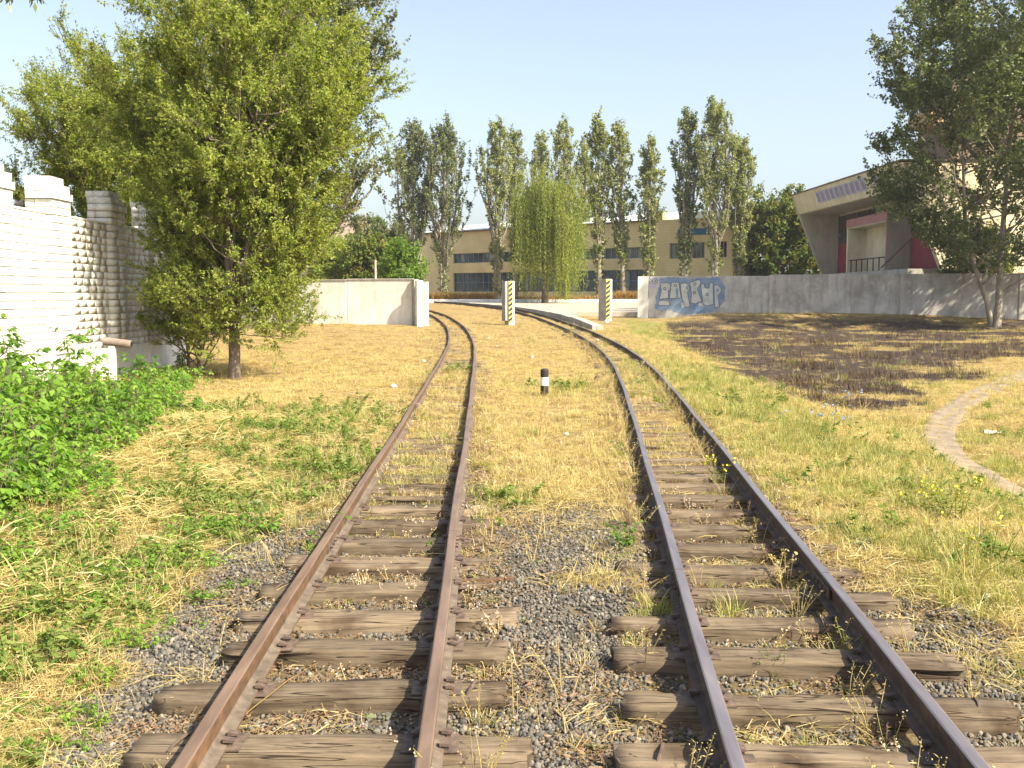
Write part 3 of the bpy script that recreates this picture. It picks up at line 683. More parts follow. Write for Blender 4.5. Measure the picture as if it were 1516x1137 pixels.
BF = np.array([(3, 2, 1, 0), (4, 5, 6, 7), (0, 1, 5, 4), (1, 2, 6, 5), (2, 3, 7, 6), (3, 0, 4, 7)])
places = []
def inpil(y, m=0): return any(abs(y - p) < PW / 2 + m for p in PIL)
for c in range(int(3.2 / CH)):
    z = .52 + (c + .5) * CH
    if z > 3.22: break
    yy = WY0 + (.2 if c % 2 else 0)
    while yy < WY1 - .2:
        L = random.choice((.39, .39, .39, .26))
        yc = yy + L / 2
        if not inpil(yc, -.12): places.append((WX - .11 + random.uniform(-.003, .003), yc, z, L - .006, .2, CH - .012, random.uniform(-.005, .005)))
        yy += L
ztop = .52 + int((3.22 - .52) / CH) * CH
for p in PIL:
    for c in range(24):
        z = .52 + (c + .5) * CH; grow = 0
        if z > 3.95: break
        if c in (20,): grow = .05
        if c == 21: grow = .0
        if c == 22: grow = -.12
        w = PW / 2 + grow; sp = random.choice((.38, .5, .62)) if c % 2 else .5
        xs_ = WX + .09 + grow * .6
        cutp = p - w + 2 * w * sp
        for a, b_ in ((p - w, cutp), (cutp, p + w)):
            places.append((xs_ - .16 + random.uniform(-.003, .003), (a + b_) / 2, z, b_ - a - .008, .32, CH - .012, random.uniform(-.004, .004)))
        if z > ztop: places.append((xs_ - .42, p, z, 2 * w - .02, .18, CH - .014, 0))
places.sort(key=lambda q: math.hypot(q[0], q[1]) if abs(q[1]) > 15.2 else 99)
BM = {}
rv, rf = [], []
off = ROOT[bw.name]
for k, (bx, by, bz, L, D, H, rot) in enumerate(places):
    if k < 300:
        key = (round(L, 2), round(D, 2), k % 4)
        if key not in BM:
            me = bpy.data.meshes.new("brick"); me.from_pydata([tuple(q) for q in brick_verts(k, L, D, H)], [], [tuple(f) for f in BF]); me.materials.append(M['brick']); BM[key] = me
        o = link("brick", BM[key], bw); o.location = Vector((bx, by, bz)) - off; o.rotation_euler = (rot * .4, 0, rot)
    else:
        P = brick_verts(k, L, D, H) + np.array([bx - off.x, by - off.y, bz - off.z]); rf.append(BF + len(rv) * 8); rv.append(P)
rest = link("bricks", np_mesh("bricks", np.concatenate(rv), [np.concatenate(rf)], [M['brick']]), bw); rest["kind"] = "stuff"
for p0, p1 in zip([WY0] + [p + PW / 2 for p in PIL], [p - PW / 2 for p in PIL] + [WY1]):
    mb = MB(); mb.box(WX - .37, WX + .0, p0 + .01, p1 - .01, ztop + .003, ztop + .05); mb.build("coping", M['whitewash'], bw, bevel=.012)
# dark bird on top of the wall
bx, by, bz = WX - .15, 18.45, ztop + .05
bird = thing("bird", "small dark bird sitting on top of the white brick wall", "bird", (bx, by, bz))
mb = MB()
prof = [(-.17, .055, .006), (-.11, .06, .018), (-.06, .065, .042), (0, .07, .058), (.05, .085, .05), (.085, .115, .032), (.11, .135, .034), (.135, .137, .024), (.155, .132, .006)]
mb.tube([(bx, by + a, bz + b) for a, b, r_ in prof], [r_ for a, b, r_ in prof], 10)
M['feather'] = pmat('dark_feathers', [(.02, .018, .02), (.06, .05, .055)], 20)
mb.build("body", M['feather'], bird, smooth=True)
mb = MB(); mb.tube([(bx, by + .15, bz + .133), (bx, by + .185, bz + .128)], [.007, .002], 6); mb.build("beak", M['iron'], bird)
for s in (-1, 1):
    mb = MB(); mb.tube([(bx + s * .02, by, bz + .03), (bx + s * .02, by + .005, bz - .002)], .004, 5); mb.build("leg", M['iron'], bird)

# pipe on a post in the bushes
px_, py_ = -6.85, 17.2; gz_ = float(gz(px_, py_))
tp = thing("pipe_post", "rusty pipe stub fixed across a pale post in the green saplings", "post", (px_, py_, gz_))
mb = MB(); mb.box(px_ - .055, px_ + .055, py_ - .03, py_ + .03, gz_ - .2, .80); mb.build("post", M['whitewash'], tp)
mb = MB(); mb.tube([(px_ - .13, py_, .875), (px_ + .32, py_ + .03, .815)], .072, 16); mb.build("pipe", pmat('weathered_pipe', [(.14, .11, .09), (.22, .17, .14), (.28, .22, .18)], 8), tp)
mb = MB(); mb.tube([(px_ + .323, py_ + .03, .8146), (px_ + .326, py_ + .03, .8142)], .058, 16); mb.build("pipe_mouth", M['black'], tp)

# ------------------------------------------------------------------ pale utility pole behind the left wall
c = at_depth(556, 412, 66)
z0 = float(gz(c[0], 66))
po = thing("utility_pole", "thin pale pole rising behind the whitewashed concrete wall", "pole", (c[0], 66, z0))
mb = MB(); mb.tube([(c[0], 66, z0 - .3), (c[0], 66, 3.9)], [.09, .07], 10); mb.build("shaft", M['concrete'], po)
mb = MB(); mb.tube([(c[0], 66, 3.9), (c[0], 66, 3.98)], [.075, .04], 10); mb.build("cap", M['iron'], po)

# ------------------------------------------------------------------ factory building behind the poplars
def brickwall_mat(name, c1, c2, mor, sx):
    m, n, l, p = nmat(name)
    tc = n.new("ShaderNodeTexCoord"); mp = n.new("ShaderNodeMapping"); l.new(tc.outputs['UV'], mp.inputs[0])
    b = n.new("ShaderNodeTexBrick"); b.inputs['Scale'].default_value = 1; b.inputs['Brick Width'].default_value = .5; b.inputs['Row Height'].default_value = .25; b.inputs['Mortar Size'].default_value = .012
    b.inputs['Color1'].default_value = (*c1, 1); b.inputs['Color2'].default_value = (*c2, 1); b.inputs['Mortar'].default_value = (*mor, 1); l.new(mp.outputs[0], b.inputs[0])
    no = n.new("ShaderNodeTexNoise"); no.inputs['Scale'].default_value = .35; no.inputs['Detail'].default_value = 8; l.new(tc.outputs['Object'], no.inputs[0])
    r = ramp(n, [(.8, .78, .74), (1.05, 1.05, 1.05)], [.35, .65]); l.new(no.outputs[0], r.inputs[0])
    mx = n.new("ShaderNodeMix"); mx.data_type = 'RGBA'; mx.blend_type = 'MULTIPLY'; mx.inputs[0].default_value = 1; l.new(b.outputs[0], mx.inputs[6]); l.new(r.outputs[0], mx.inputs[7])
    l.new(mx.outputs[2], p.inputs['Base Color']); p.inputs['Roughness'].default_value = .9
    return m
M['factory'] = brickwall_mat('yellow_brick_facade', (.76, .65, .37), (.80, .69, .41), (.62, .53, .30), 1)
M['bluepaint'] = pmat('blue_window_paint', [(.10, .19, .28), (.16, .27, .36)], 4, bump=.1)
M['greypaint'] = pmat('grey_window_paint', [(.22, .26, .28), (.36, .40, .42)], 4, bump=.1)
M['signblue'] = pmat('blue_sign_board', [(.02, .13, .28), (.03, .19, .36)], 3, bump=.05, rough=.5)
M['roofmetal'] = pmat('pale_roof_sheet', [(.55, .60, .60), (.70, .74, .73)], .6, bump=.1, rough=.5)
M['roofdark'] = pmat('eave_edge', [(.12, .09, .07), (.2, .15, .11)], 2)
def glass_mat(name, c, rough=.08):
    m, n, l, p = nmat(name)
    tc = n.new("ShaderNodeTexCoord"); no = n.new("ShaderNodeTexNoise"); no.inputs['Scale'].default_value = 1.1; no.inputs['Detail'].default_value = 5; l.new(tc.outputs['Object'], no.inputs[0])
    r = ramp(n, [tuple(v * .5 for v in c), c, tuple(min(1, v * 2.2) for v in c)], [.3, .5, .75]); l.new(no.outputs[0], r.inputs[0]); l.new(r.outputs[0], p.inputs['Base Color'])
    p.inputs['Roughness'].default_value = rough; p.inputs['Specular IOR Level'].default_value = .6
    return m
M['glass'] = glass_mat('dark_window_glass', (.045, .055, .065))
M['glassgreen'] = glass_mat('dusty_window_glass', (.12, .15, .15), .25)

FO = np.array([13.4, 93.0]); FU = np.array([-.759, .651]); FN = np.array([-.651, -.759])
fac = thing("factory_building", "long yellow brick factory with blue framed window bands behind the poplars", "building", (2, 103, 1.1))
def fwall(name, u0, u1, z0, z1, holes, n0=0.0, th=.35, mat='factory'):
    """facade panel with rectangular openings, UV mapped in metres"""
    us = sorted({u0, u1, *[h[0] for h in holes], *[h[1] for h in holes]}); zs = sorted({z0, z1, *[h[2] for h in holes], *[h[3] for h in holes]})
    V = []; F = []; UV = []
    def pt(u, n, z): return (FO[0] + FU[0] * u + FN[0] * n, FO[1] + FU[1] * u + FN[1] * n, z)
    off = ROOT[fac.name]
    def quad(ps, uv):
        i = len(V); V.extend([(a - off.x, b - off.y, c - off.z) for a, b, c in ps]); F.append((i, i + 1, i + 2, i + 3)); UV.extend(uv)
    for a, b in zip(us[:-1], us[1:]):
        for c, d in zip(zs[:-1], zs[1:]):
            mu, mz = (a + b) / 2, (c + d) / 2
            if any(h[0] < mu < h[1] and h[2] < mz < h[3] for h in holes): continue
            quad([pt(b, n0, c), pt(a, n0, c), pt(a, n0, d), pt(b, n0, d)], [(b, c), (a, c), (a, d), (b, d)])
    for h in holes:  # reveals
        for (a, c), (b, d) in (((h[0], h[2]), (h[1], h[2])), ((h[1], h[2]), (h[1], h[3])), ((h[1], h[3]), (h[0], h[3])), ((h[0], h[3]), (h[0], h[2]))):
            quad([pt(a, n0, c), pt(b, n0, d), pt(b, n0 - th, d), pt(a, n0 - th, c)], [(a, c), (b, d), (b, d + .3), (a, c + .3)])
    me = bpy.data.meshes.new(name); me.from_pydata(V, [], F); uvl = me.uv_layers.new(name="UVMap")
    uvl.data.foreach_set("uv", np.array(UV, dtype=np.float32).ravel()); me.materials.append(M[mat]); me.update()
    return link(name, me, fac)
def fwindow(u0, u1, z0, z1, nv, nh, n0, frame, glass, curtain=0):
    d = n0 - .22; w = .05
    mb = MB(); mb.obox(FO, FU, FN, u0, u1, d - .03, d - .02, z0, z1); win = mb.build("window", M[glass], fac)
    mb = MB()
    for a, b, c, e in ((u0, u1, z0, z0 + w), (u0, u1, z1 - w, z1), (u0, u0 + w, z0 + w, z1 - w), (u1 - w, u1, z0 + w, z1 - w)): mb.obox(FO, FU, FN, a + .002, b - .002, d, d + .05, c, e)
    mb.build("frame", M[frame], win)
    for k in range(1, nv):
        uu = u0 + (u1 - u0) * k / nv; mb = MB(); mb.obox(FO, FU, FN, uu - .035, uu + .035, d, d + .04, z0 + w, z1 - w); mb.build("mullion", M[frame], win)
    for k in range(1, nh):
        zz = z0 + (z1 - z0) * k / nh; mb = MB(); mb.obox(FO, FU, FN, u0 + w, u1 - w, d + .002, d + .038, zz - .03, zz + .03); mb.build("transom", M[frame], win)
    if curtain:
        mb = MB(); mb.obox(FO, FU, FN, u0 + curtain * .3, u0 + curtain * .3 + .45, d - .019, d - .012, z0 + .15, z1 - .1); mb.build("panel", M['greypaint'], win)
UPZ, LOZ = (5.05, 6.08), (1.95, 3.98)
fwall("facade_wall", .02, 31, .5, 8.35, [(.3, 26.1, *UPZ), (.3, 26.1, *LOZ)])
nW = 12; ww = 25.8 / nW
for k in range(nW):
    a = .3 + k * ww
    fwindow(a + .01, a + ww - .01, UPZ[0], UPZ[1], 3, 1, 0, 'bluepaint' if k > 6 else 'greypaint', 'glass' if k % 3 else 'glassgreen', (k * 7 % 5) if k % 2 else 0)
    fwindow(a + .01, a + ww - .01, LOZ[0], LOZ[1], 2 + k % 2, 2, 0, 'bluepaint', 'glass', (k * 3 % 5) if k % 3 == 1 else 0)
# right block, 5 cm forward
wins = [(-1.3, -2.7), (-3.6, -4.9), (-5.9, -7.1)]
fwall("facade_wall", -7.8, .0, .5, 8.45, [(b, a, 4.9, 6.3) for a, b in wins], .12)
for a, b in wins: fwindow(b + .01, a - .01, 4.9, 6.3, 3, 1, .12, 'greypaint', 'glass' if a < -4 else 'glassgreen')
mb = MB(); mb.obox(FO, FU, FN, -7.6, 0, -3.2, -.2, .5, 8.4); mb.obox(FO, FU, FN, -.001 + .01, 30.99, -14, -.4, .5, 8.3); mb.build("body", M['glassgreen'], fac)
mb = MB(); mb.obox(FO, FU, FN, 30.7, 31.0, -14, -.02, .5, 8.33); mb.build("end_wall", M['factory'], fac)
mb = MB(); mb.obox(FO, FU, FN, -7.8, -7.62, -3.4, .1, .5, 8.43); mb.build("end_wall", M['factory'], fac)
mb = MB(); mb.obox(FO, FU, FN, .02, 31.3, -14.2, .35, 8.36, 8.50); mb.build("eave", M['roofdark'], fac)
mb = MB(); P = lambda u, n, z: (FO[0] + FU[0] * u + FN[0] * n, FO[1] + FU[1] * u + FN[1] * n, z)
mb.prism([P(.05, .25, 8.505), P(.05, -14, 8.505), P(.05, -7, 9.7)], [P(31.2, .25, 8.505), P(31.2, -14, 8.505), P(31.2, -7, 9.7)]); mb.build("roof", M['roofmetal'], fac)
mb = MB(); mb.obox(FO, FU, FN, -.55, -.1, -.6, .16, 8.46, 9.15); mb.build("chimney", M['factory'], fac)
mb = MB(); mb.obox(FO, FU, FN, -7.5, -.6, -3.2, -2.9, 8.4, 9.25); mb.build("parapet", M['whitewash'], fac)
mb = MB(); mb.obox(FO, FU, FN, .3, 1.5, -1.2, -.5, 8.5, 9.25); vb = mb.build("roof_vent", M['whitepaint'], fac)
mb = MB(); mb.obox(FO, FU, FN, .75, 1.05, -.499, -.49, 8.85, 9.1); mb.build("vent_opening", M['black'], vb)
mb = MB(); mb.obox(FO, FU, FN, -5.9, -2.2, .13, .22, 6.95, 7.5); sg = mb.build("sign_board", M['signblue'], fac)
mb = MB(); mb.obox(FO, FU, FN, -5.35, -5.1, .222, .226, 7.03, 7.2); mb.obox(FO, FU, FN, -5.32, -5.14, .222, .226, 7.26, 7.42); mb.build("sign_mark", M['whitepaint'], sg)

# ------------------------------------------------------------------ hall with leaning side walls at the right
M['cream'] = pmat('cream_plaster', [(.60, .53, .36), (.70, .62, .44), (.74, .66, .48)], .8, bump=.2, bscale=12, bdist=.01, streak=0.14)
M['greige'] = pmat('greyish_plaster', [(.44, .39, .30), (.52, .46, .37)], .8, bump=.2, bscale=12, bdist=.01, streak=0.14)
M['crimson'] = pmat('crimson_paint', [(.22, .035, .05), (.30, .055, .07)], 1.5, bump=.1)
M['pinkpaint'] = pmat('faded_pink_paint', [(.36, .17, .17), (.45, .23, .22)], 1.5, bump=.1)
M['lilac'] = pmat('lilac_glazing', [(.22, .17, .36), (.32, .26, .45)], 2, rough=.3, bump=.05)
M['slotframe'] = pmat('slot_frame', [(.36, .40, .52), (.46, .50, .60)], 2, bump=.05)
hall = thing("hall_building", "modernist cream hall with leaning side walls and slanted slotted fascia", "building", (27, 72, .9))
FT, FBt = 9.7, 8.25                       # fascia top and bottom
xt, xf, xb0 = 22.9, 23.45, 25.75         # front edge at top, fascia foot, wall foot
XB = 26.75                               # recessed back wall
def xo(y): return .6 * (83 - y) / 21.0
def fin(y0, y1, xend, name, mat, x_):
    mb = MB(); prof = [(xb0 + .95 + x_, .5), (xend, .5), (xend, FT - .06), (xt + .05 + x_, FT - .06), (xf + x_, FBt)]
    mb.prism([(a, y0, b) for a, b in prof], [(a, y1, b) for a, b in prof]); return mb.build(name, mat, hall)
fin(61.6, 62.1, 48, "side_wall", M['cream'], .62); fin(83.0, 83.5, 34, "side_wall", M['greige'], 0)
fp_ = lambda y: [(xt + xo(y), y, FT - .001), (xf + .02 + xo(y), y, FBt - .06), (xf + .4 + xo(y), y, FBt - .06), (xt + .5 + xo(y), y, FT - .001)]
mb = MB(); mb.prism(fp_(62.103), fp_(82.997)); fas = mb.build("fascia", M['cream'], hall)
mb = MB(); mb.hexa([(xf + .41 + xo(62.1), 62.103, FBt - .058), (XB + .3, 62.103, FBt - .058), (XB + .3, 82.997, FBt - .058), (xf + .41, 82.997, FBt - .058), (xf + .41 + xo(62.1), 62.103, FBt + .2), (XB + .3, 62.103, FBt + .2), (XB + .3, 82.997, FBt + .2), (xf + .41, 82.997, FBt + .2)]); mb.build("soffit", M['greige'], hall)
mb = MB(); mb.hexa([(xt - .08 + .62, 61.5, FT + .002), (48.2, 61.5, FT + .002), (48.2, 83.6, FT + .002), (xt - .08, 83.6, FT + .002), (xt - .08 + .62, 61.5, FT + .1), (48.2, 61.5, FT + .1), (48.2, 83.6, FT + .1), (xt - .08, 83.6, FT + .1)]); mb.build("roof_edge", M['roofdark'], hall)
def onfascia(y, z, off): # point on the slanted fascia face
    f = (FT - z) / (FT - FBt); return (xt + xo(y) + (xf - xt) * f - off, y, z)
sl = [68.35 + k * .995 for k in range(10)] + [66.0]
for k, y in enumerate(sl):
    a, b = y - .36, y + .36; zA, zB = 8.62, 9.42
    mb = MB(); mb.prism([onfascia(a, zA, .012), onfascia(b, zA, .012), onfascia(b, zB, .012), onfascia(a, zB, .012)], [onfascia(a, zA, .05), onfascia(b, zA, .05), onfascia(b, zB, .05), onfascia(a, zB, .05)])
    sw = mb.build("slot_window", M['slotframe'], hall)
    mb = MB(); mb.prism([onfascia(a + .14, zA + .08, .051), onfascia(b - .1, zA + .08, .051), onfascia(b - .1, zB - .08, .051), onfascia(a + .14, zB - .08, .051)], [onfascia(a + .14, zA + .08, .056), onfascia(b - .1, zA + .08, .056), onfascia(b - .1, zB - .08, .056), onfascia(a + .14, zB - .08, .056)]); mb.build("pane", M['lilac'], sw)
TZ = 3.25
mb = MB(); mb.box(XB, XB + .3, 62.103, 82.997, .5, FBt - .06); mb.build("back_wall", M['greige'], hall)
mb = MB(); mb.box(24.3, XB - .002, 62.103, 82.997, .4, TZ); mb.build("terrace", M['concrete'], hall)
# crimson panels and glazing on the back wall
for y0, y1 in ((79.9, 82.95), (62.2, 67.8)):
    mb = MB(); mb.box(XB - .05, XB - .003, y0, y1, TZ + .003, 5.75); mb.build("crimson_panel", M['crimson'], hall)
for y0, y1, z0, z1 in ((74.6, 82.9, 7.1, 8.0), (79.9, 82.9, 5.76, 7.09), (62.2, 67.8, 5.76, 8.0)):
    mb = MB(); mb.box(XB - .04, XB - .004, y0, y1, z0, z1); gw = mb.build("window", M['glass'], hall)
    y = y0
    while y < y1 + .01:
        mb = MB(); mb.box(XB - .075, XB - .041, y - .03, y + .03, z0 + .003, z1 - .003); mb.build("mullion", M['roofdark'], gw); y += (y1 - y0) / max(1, round((y1 - y0) / .75))
mb = MB(); mb.box(XB - .06, XB - .003, 70.0, 74.5, 7.3, 8.1); mb.build("cream_panel", M['cream'], hall)
# entrance box standing out from the back wall
EX = 25.15
mb = MB(); mb.box(EX, XB - .055, 67.95, 68.25, TZ + .003, 7.25); mb.build("porch_side", M['greige'], hall)
mb = MB(); mb.box(EX, XB - .055, 75.9, 76.19, TZ + .003, 7.0); mb.build("porch_side", M['cream'], hall)
mb = MB(); mb.box(EX - .01, XB - .055, 68.253, 75.897, 6.55, 7.2); mb.build("porch_lintel", M['cream'], hall)
mb = MB(); mb.box(EX - .06, EX - .012, 67.96, 76.18, 6.62, 7.22); mb.build("pink_band", M['pinkpaint'], hall)
mb = MB(); mb.box(EX - .04, EX - .002, 67.96, 68.14, TZ + .01, 6.6); mb.build("pink_jamb", M['pinkpaint'], hall)
mb = MB(); mb.box(XB - .25, XB - .056, 68.253, 75.897, TZ + .003, 6.54); mb.build("porch_wall", M['cream'], hall)
rl = MB(); rl.tube([(EX + .15, 68.3, TZ + .95), (EX + .15, 75.85, TZ + .95)], .04, 8); rail_ = rl.build("railing", M['black'], hall)
for k in range(7):
    y = 68.6 + k * 1.15; mb = MB(); mb.box(EX + .12, EX + .18, y - .035, y + .035, TZ, TZ + .92); mb.build("baluster", M['black'], rail_)
st = MB(); st.tube([(24.6, 67.4, TZ + .2), (24.9, 63.0, TZ + 2.0)], .045, 8); st.build("stair_handrail", M['iron'], hall)
mb = MB(); mb.box(30, 48, 62.103, 82.9, .5, FT); mb.build("rear_body", M['cream'], hall)
mb = MB(); mb.box(30.0, 37, 70, 75.6, FT + .14, 16.8); tw = mb.build("stage_tower", pmat("brown_brick", [(.17, .12, .09), (.24, .175, .13)], 2), hall)
mb = MB(); mb.box(29.85, 37.2, 69.8, 75.8, 16.803, 17.0); mb.build("tower_edge", pmat('orange_edge', [(.5, .26, .06), (.6, .33, .09)], 2), tw)
mb = MB(); mb.box(28.6, 29.996, 70, 74, 13.4, 14.4); mb.build("balcony", pmat("ochre_slab", [(.34, .24, .12), (.44, .32, .17)], 2), tw)
rl = MB(); rl.tube([(28.65, 70.05, 15.3), (28.65, 73.9, 15.3)], .035, 6); bl = rl.build("balcony_rail", M['iron'], tw)

# ------------------------------------------------------------------ plant growing helpers
def unit(v): return v / (np.linalg.norm(v, axis=-1, keepdims=True) + 1e-9)
def leaf_arrays(P, D, N, L, W, fold=.15):
    D = unit(D); S = unit(np.cross(D, N)); N2 = np.cross(S, D)
    L = np.asarray(L).reshape(-1, 1) * np.ones((len(P), 1)); W = np.asarray(W).reshape(-1, 1) * np.ones((len(P), 1))
    a = P; c = P + D * L - N2 * L * .12
    b = P + D * L * .45 + S * W * .5 + N2 * W * fold; d = P + D * L * .45 - S * W * .5 + N2 * W * fold
    return np.stack([a, b, c, d], 1).reshape(-1, 3)
def prisms(A, B, r0, r1):
    T = unit(B - A); X = unit(np.cross(T, np.array([.31, .17, .93]))); Y = np.cross(T, X); V = []
    r0 = np.asarray(r0).reshape(-1, 1) * np.ones((len(A), 1)); r1 = np.asarray(r1).reshape(-1, 1) * np.ones((len(A), 1))
    for C, r in ((A, r0), (B, r1)):
        for k in range(3):
            w = 2 * math.pi * k / 3; V.append(C + (X * math.cos(w) + Y * math.sin(w)) * r)
    V = np.stack(V, 1).reshape(-1, 3); i = np.arange(len(A))[:, None] * 6
    F = np.concatenate([i + np.array([[k, (k + 1) % 3, 3 + (k + 1) % 3, 3 + k]]) for k in range(3)])
    return V, F
def wood_mesh(name, mb, extra, mat):
    V = [np.array(mb.v, float).reshape(-1, 3)]; quads = [np.array([f for f in mb.f if len(f) == 4], int).reshape(-1, 4)]; n0 = len(V[0])
    for v, f in extra: quads.append(f + n0); V.append(v); n0 += len(v)
    return np_mesh(name, np.concatenate(V), [np.concatenate(quads)], [mat], smooth=True)
def leaf_mesh(name, V, mat, rnd):
    n = len(V) // 4; return np_mesh(name, V, [np.arange(4 * n).reshape(n, 4)], [mat], {'rnd': np.repeat(rnd, 4)})

def grow(seed, trunks, nl, hr, env, elev, nsub, subl, ntw, twl, nleaf, leaf, H, up=.25, spread=.7, droop=0.0, twigs=True, tr=.12, inner=.2, centre=(0, 0), lean=None, leafup=.5, limb_taper=.55, clump=.35, lim=(.72, 1.06)):
    """returns (mb wood, extra woods, leafV, rnd). trunks: list of (points, radii). env(z)->radius"""
    r = np.random.default_rng(seed); mb = MB(); extra = []
    for pts, rad in trunks: mb.tube(pts, rad, 9, cap=False)
    T0 = [np.array(p, float) for p, _ in trunks]
    def trunk_at(k, z):
        p = T0[k]; return np.array([np.interp(z, p[:, 2], p[:, 0]), np.interp(z, p[:, 2], p[:, 1]), z])
    SA, SB, STA = [], [], []
    for q in range(nl):
        k = r.integers(len(trunks)); f = (q + r.random()) / nl
        z0 = min(hr[0] + (hr[1] - hr[0]) * f ** .9, T0[k][-1, 2] - .05); S = trunk_at(k, z0)
        az = q * 2.399 + r.normal(0, .35); el = math.radians(r.uniform(*elev))
        rr = 1.0
        for _ in range(6):
            z1 = min(z0 + rr * math.tan(el), H * .99); rr = .5 * rr + .5 * max(.15, env(z1))
        rr *= r.uniform(*lim)
        z1 = max(.55, min(z0 + rr * math.tan(el), H) + r.normal(0, .1))
        Tt = np.array([centre[0] + rr * math.cos(az), centre[1] + rr * math.sin(az), z1])
        C = S * .5 + Tt * .5 + np.array([math.cos(az), math.sin(az), 0]) * rr * .12 - np.array([0, 0, abs(z1 - z0) * .08])
        ts = np.linspace(0, 1, 9)[:, None]; Pth = (1 - ts) ** 2 * S + 2 * ts * (1 - ts) * C + ts ** 2 * Tt
        Pth[1:-1] += r.normal(0, .02 * rr, (7, 3))
        L = np.linalg.norm(np.diff(Pth, axis=0), axis=1).sum()
        r0 = tr * limb_taper * min(1, L / (H * .35)) ; rad = np.linspace(r0, max(.006, r0 * .12), 9)
        mb.tube([tuple(p) for p in Pth], list(rad), 5, cap=False)
        ns = max(4, int(nsub * (.5 + .6 * L / (H * .4))))
        tt = inner + (1 - inner) * r.random(ns) ** .8; tt[0] = 1
        i0 = np.clip((tt * 8).astype(int), 0, 7); fr = (tt * 8 - i0)[:, None]; A = Pth[i0] * (1 - fr) + Pth[i0 + 1] * fr
        tg = unit(Pth[i0 + 1] - Pth[i0]); d = unit(tg + r.normal(0, spread, (ns, 3)) + np.array([0, 0, up]))
        ln = subl * r.uniform(.5, 1.25, ns) * (1.15 - .5 * tt)
        SA.append(A); SB.append(A + d * ln[:, None]); STA.append(rad[0] * .3 * (1.1 - tt * .8))
    A = np.concatenate(SA); B = np.concatenate(SB); rad = np.maximum(np.concatenate(STA), .006)
    # keep inside a soft envelope
    ez = np.array([env(z) for z in B[:, 2]]); rb = np.hypot(B[:, 0] - centre[0], B[:, 1] - centre[1]); keep = rb < ez * 1.22 + .15
    A, B, rad = A[keep], B[keep], rad[keep]
    extra.append(prisms(A, B, rad, rad * .35))
    m = len(A) * ntw; idx = np.repeat(np.arange(len(A)), ntw)
    t = r.uniform(.1, 1.0, m)[:, None]; TA = A[idx] * (1 - t) + B[idx] * t
    d = unit(unit(B - A)[idx] + r.normal(0, spread, (m, 3)) + np.array([0, 0, up - droop]))
    TB = TA + d * (twl * r.uniform(.4, 1.2, m))[:, None] + np.array([0, 0, -droop * twl * .5])
    if twigs: extra.append(prisms(TA, TB, .004, .002))
    k = m * nleaf; idx = np.repeat(np.arange(m), nleaf); t = r.uniform(.05, 1.05, k)[:, None]
    P = TA[idx] * (1 - t) + TB[idx] * t + r.normal(0, leaf[0] * .25, (k, 3))
    D = unit(unit(TB - TA)[idx] * .6 + r.normal(0, .7, (k, 3)) + np.array([0, 0, -.25]))
    outw = unit((P - np.array([centre[0], centre[1], H * .45])) * np.array([1, 1, .6]))
    N = unit(r.normal(0, .8, (k, 3)) + np.array([0, 0, leafup + .3]) + outw * .7)
    V = leaf_arrays(P, D, N, leaf[0] * r.uniform(.65, 1.2, k), leaf[1] * r.uniform(.7, 1.2, k))
    tw_rnd = r.random(m)[idx]; rnd = np.clip((1 - clump) * r.random(k) + clump * tw_rnd, 0, 1)
    return mb, extra, V, rnd
def make_tree(name, label, loc, g, leafm, barkm, group=None):
    t = thing(name, label, "tree", loc, group); mb, ex, V, rnd = g
    link("trunk", wood_mesh("trunk", mb, ex, M[barkm]), t); link("crown", leaf_mesh("crown", V, M[leafm], rnd), t)
    return t

# ------------------------------------------------------------------ big elm on the left
def interp_env(zs, rs): return lambda z: float(np.interp(z, zs, rs))
x, y = -5.97, 21.5; z = float(gz(x, y))
env = interp_env([0, .5, 1.2, 2.2, 3.2, 4.1, 5.2, 7.0, 8.5, 9.6, 10.3], [.4, 1.2, 1.5, 1.6, 1.75, 2.3, 2.95, 3.05, 2.6, 1.5, .3])
g = grow(2, [([(0, 0, -.2), (.02, .0, .4), (.03, .02, 1.0), (-.05, .05, 2.2), (-.1, .0, 4), (0, 0, 6.5)], [.15, .125, .11, .10, .075, .03]),
             ([(.02, .02, .9), (.25, -.1, 1.8), (.5, -.2, 3.4), (.7, -.3, 6)], [.08, .07, .05, .02])], 124, (.95, 6.0), env, (-18, 68), 17, 1.05, 8, .42, 21, (.068, .036), 10.3, up=.4, spread=.6, inner=.12, centre=(-.05, .7), tr=.055)
make_tree("elm_tree", "large spreading light green elm with dark trunk beside the white brick wall", (x, y, z), g, 'elm', 'bark')
x, y = -11.2, 30.0; z = float(gz(x, y))
env = interp_env([0, 1.2, 2.5, 3.5, 4.8, 6.4, 8.0, 9.4, 10.2], [.5, 1.4, 2.5, 3.2, 3.6, 3.4, 2.8, 1.7, .3])
g = grow(12, [([(0, 0, -.2), (.05, 0, 1.5), (-.05, .05, 4), (0, 0, 7)], [.16, .13, .1, .03])], 90, (.8, 6.2), env, (8, 60), 16, 1.15, 7, .5, 17, (.085, .045), 10.2, up=.45, spread=.55, inner=.2, tr=.1)
make_tree("elm_tree", "second light green elm leaning out from behind the white brick wall", (x, y, z), g, 'elm', 'bark')

# white poplar behind the elm
x, y = -10.4, 46.5; z = float(gz(x, y))
env = interp_env([0, 1, 3, 5, 8, 11, 14, 17, 19], [.5, 1.8, 3.8, 5.0, 5.3, 5.3, 5.2, 3.6, .5])
g = grow(7, [([(0, 0, -.2), (.1, 0, 2), (.0, .2, 6), (.2, 0, 12), (.1, 0, 17)], [.26, .22, .18, .1, .03])], 70, (1.2, 15), env, (30, 70), 15, 1.6, 6, .7, 11, (.15, .125), 19, up=.5, spread=.5, tr=.2)
make_tree("white_poplar_tree", "tall silvery leaved poplar half hidden behind the big elm", (x, y, z), g, 'whitepoplar', 'palebark')

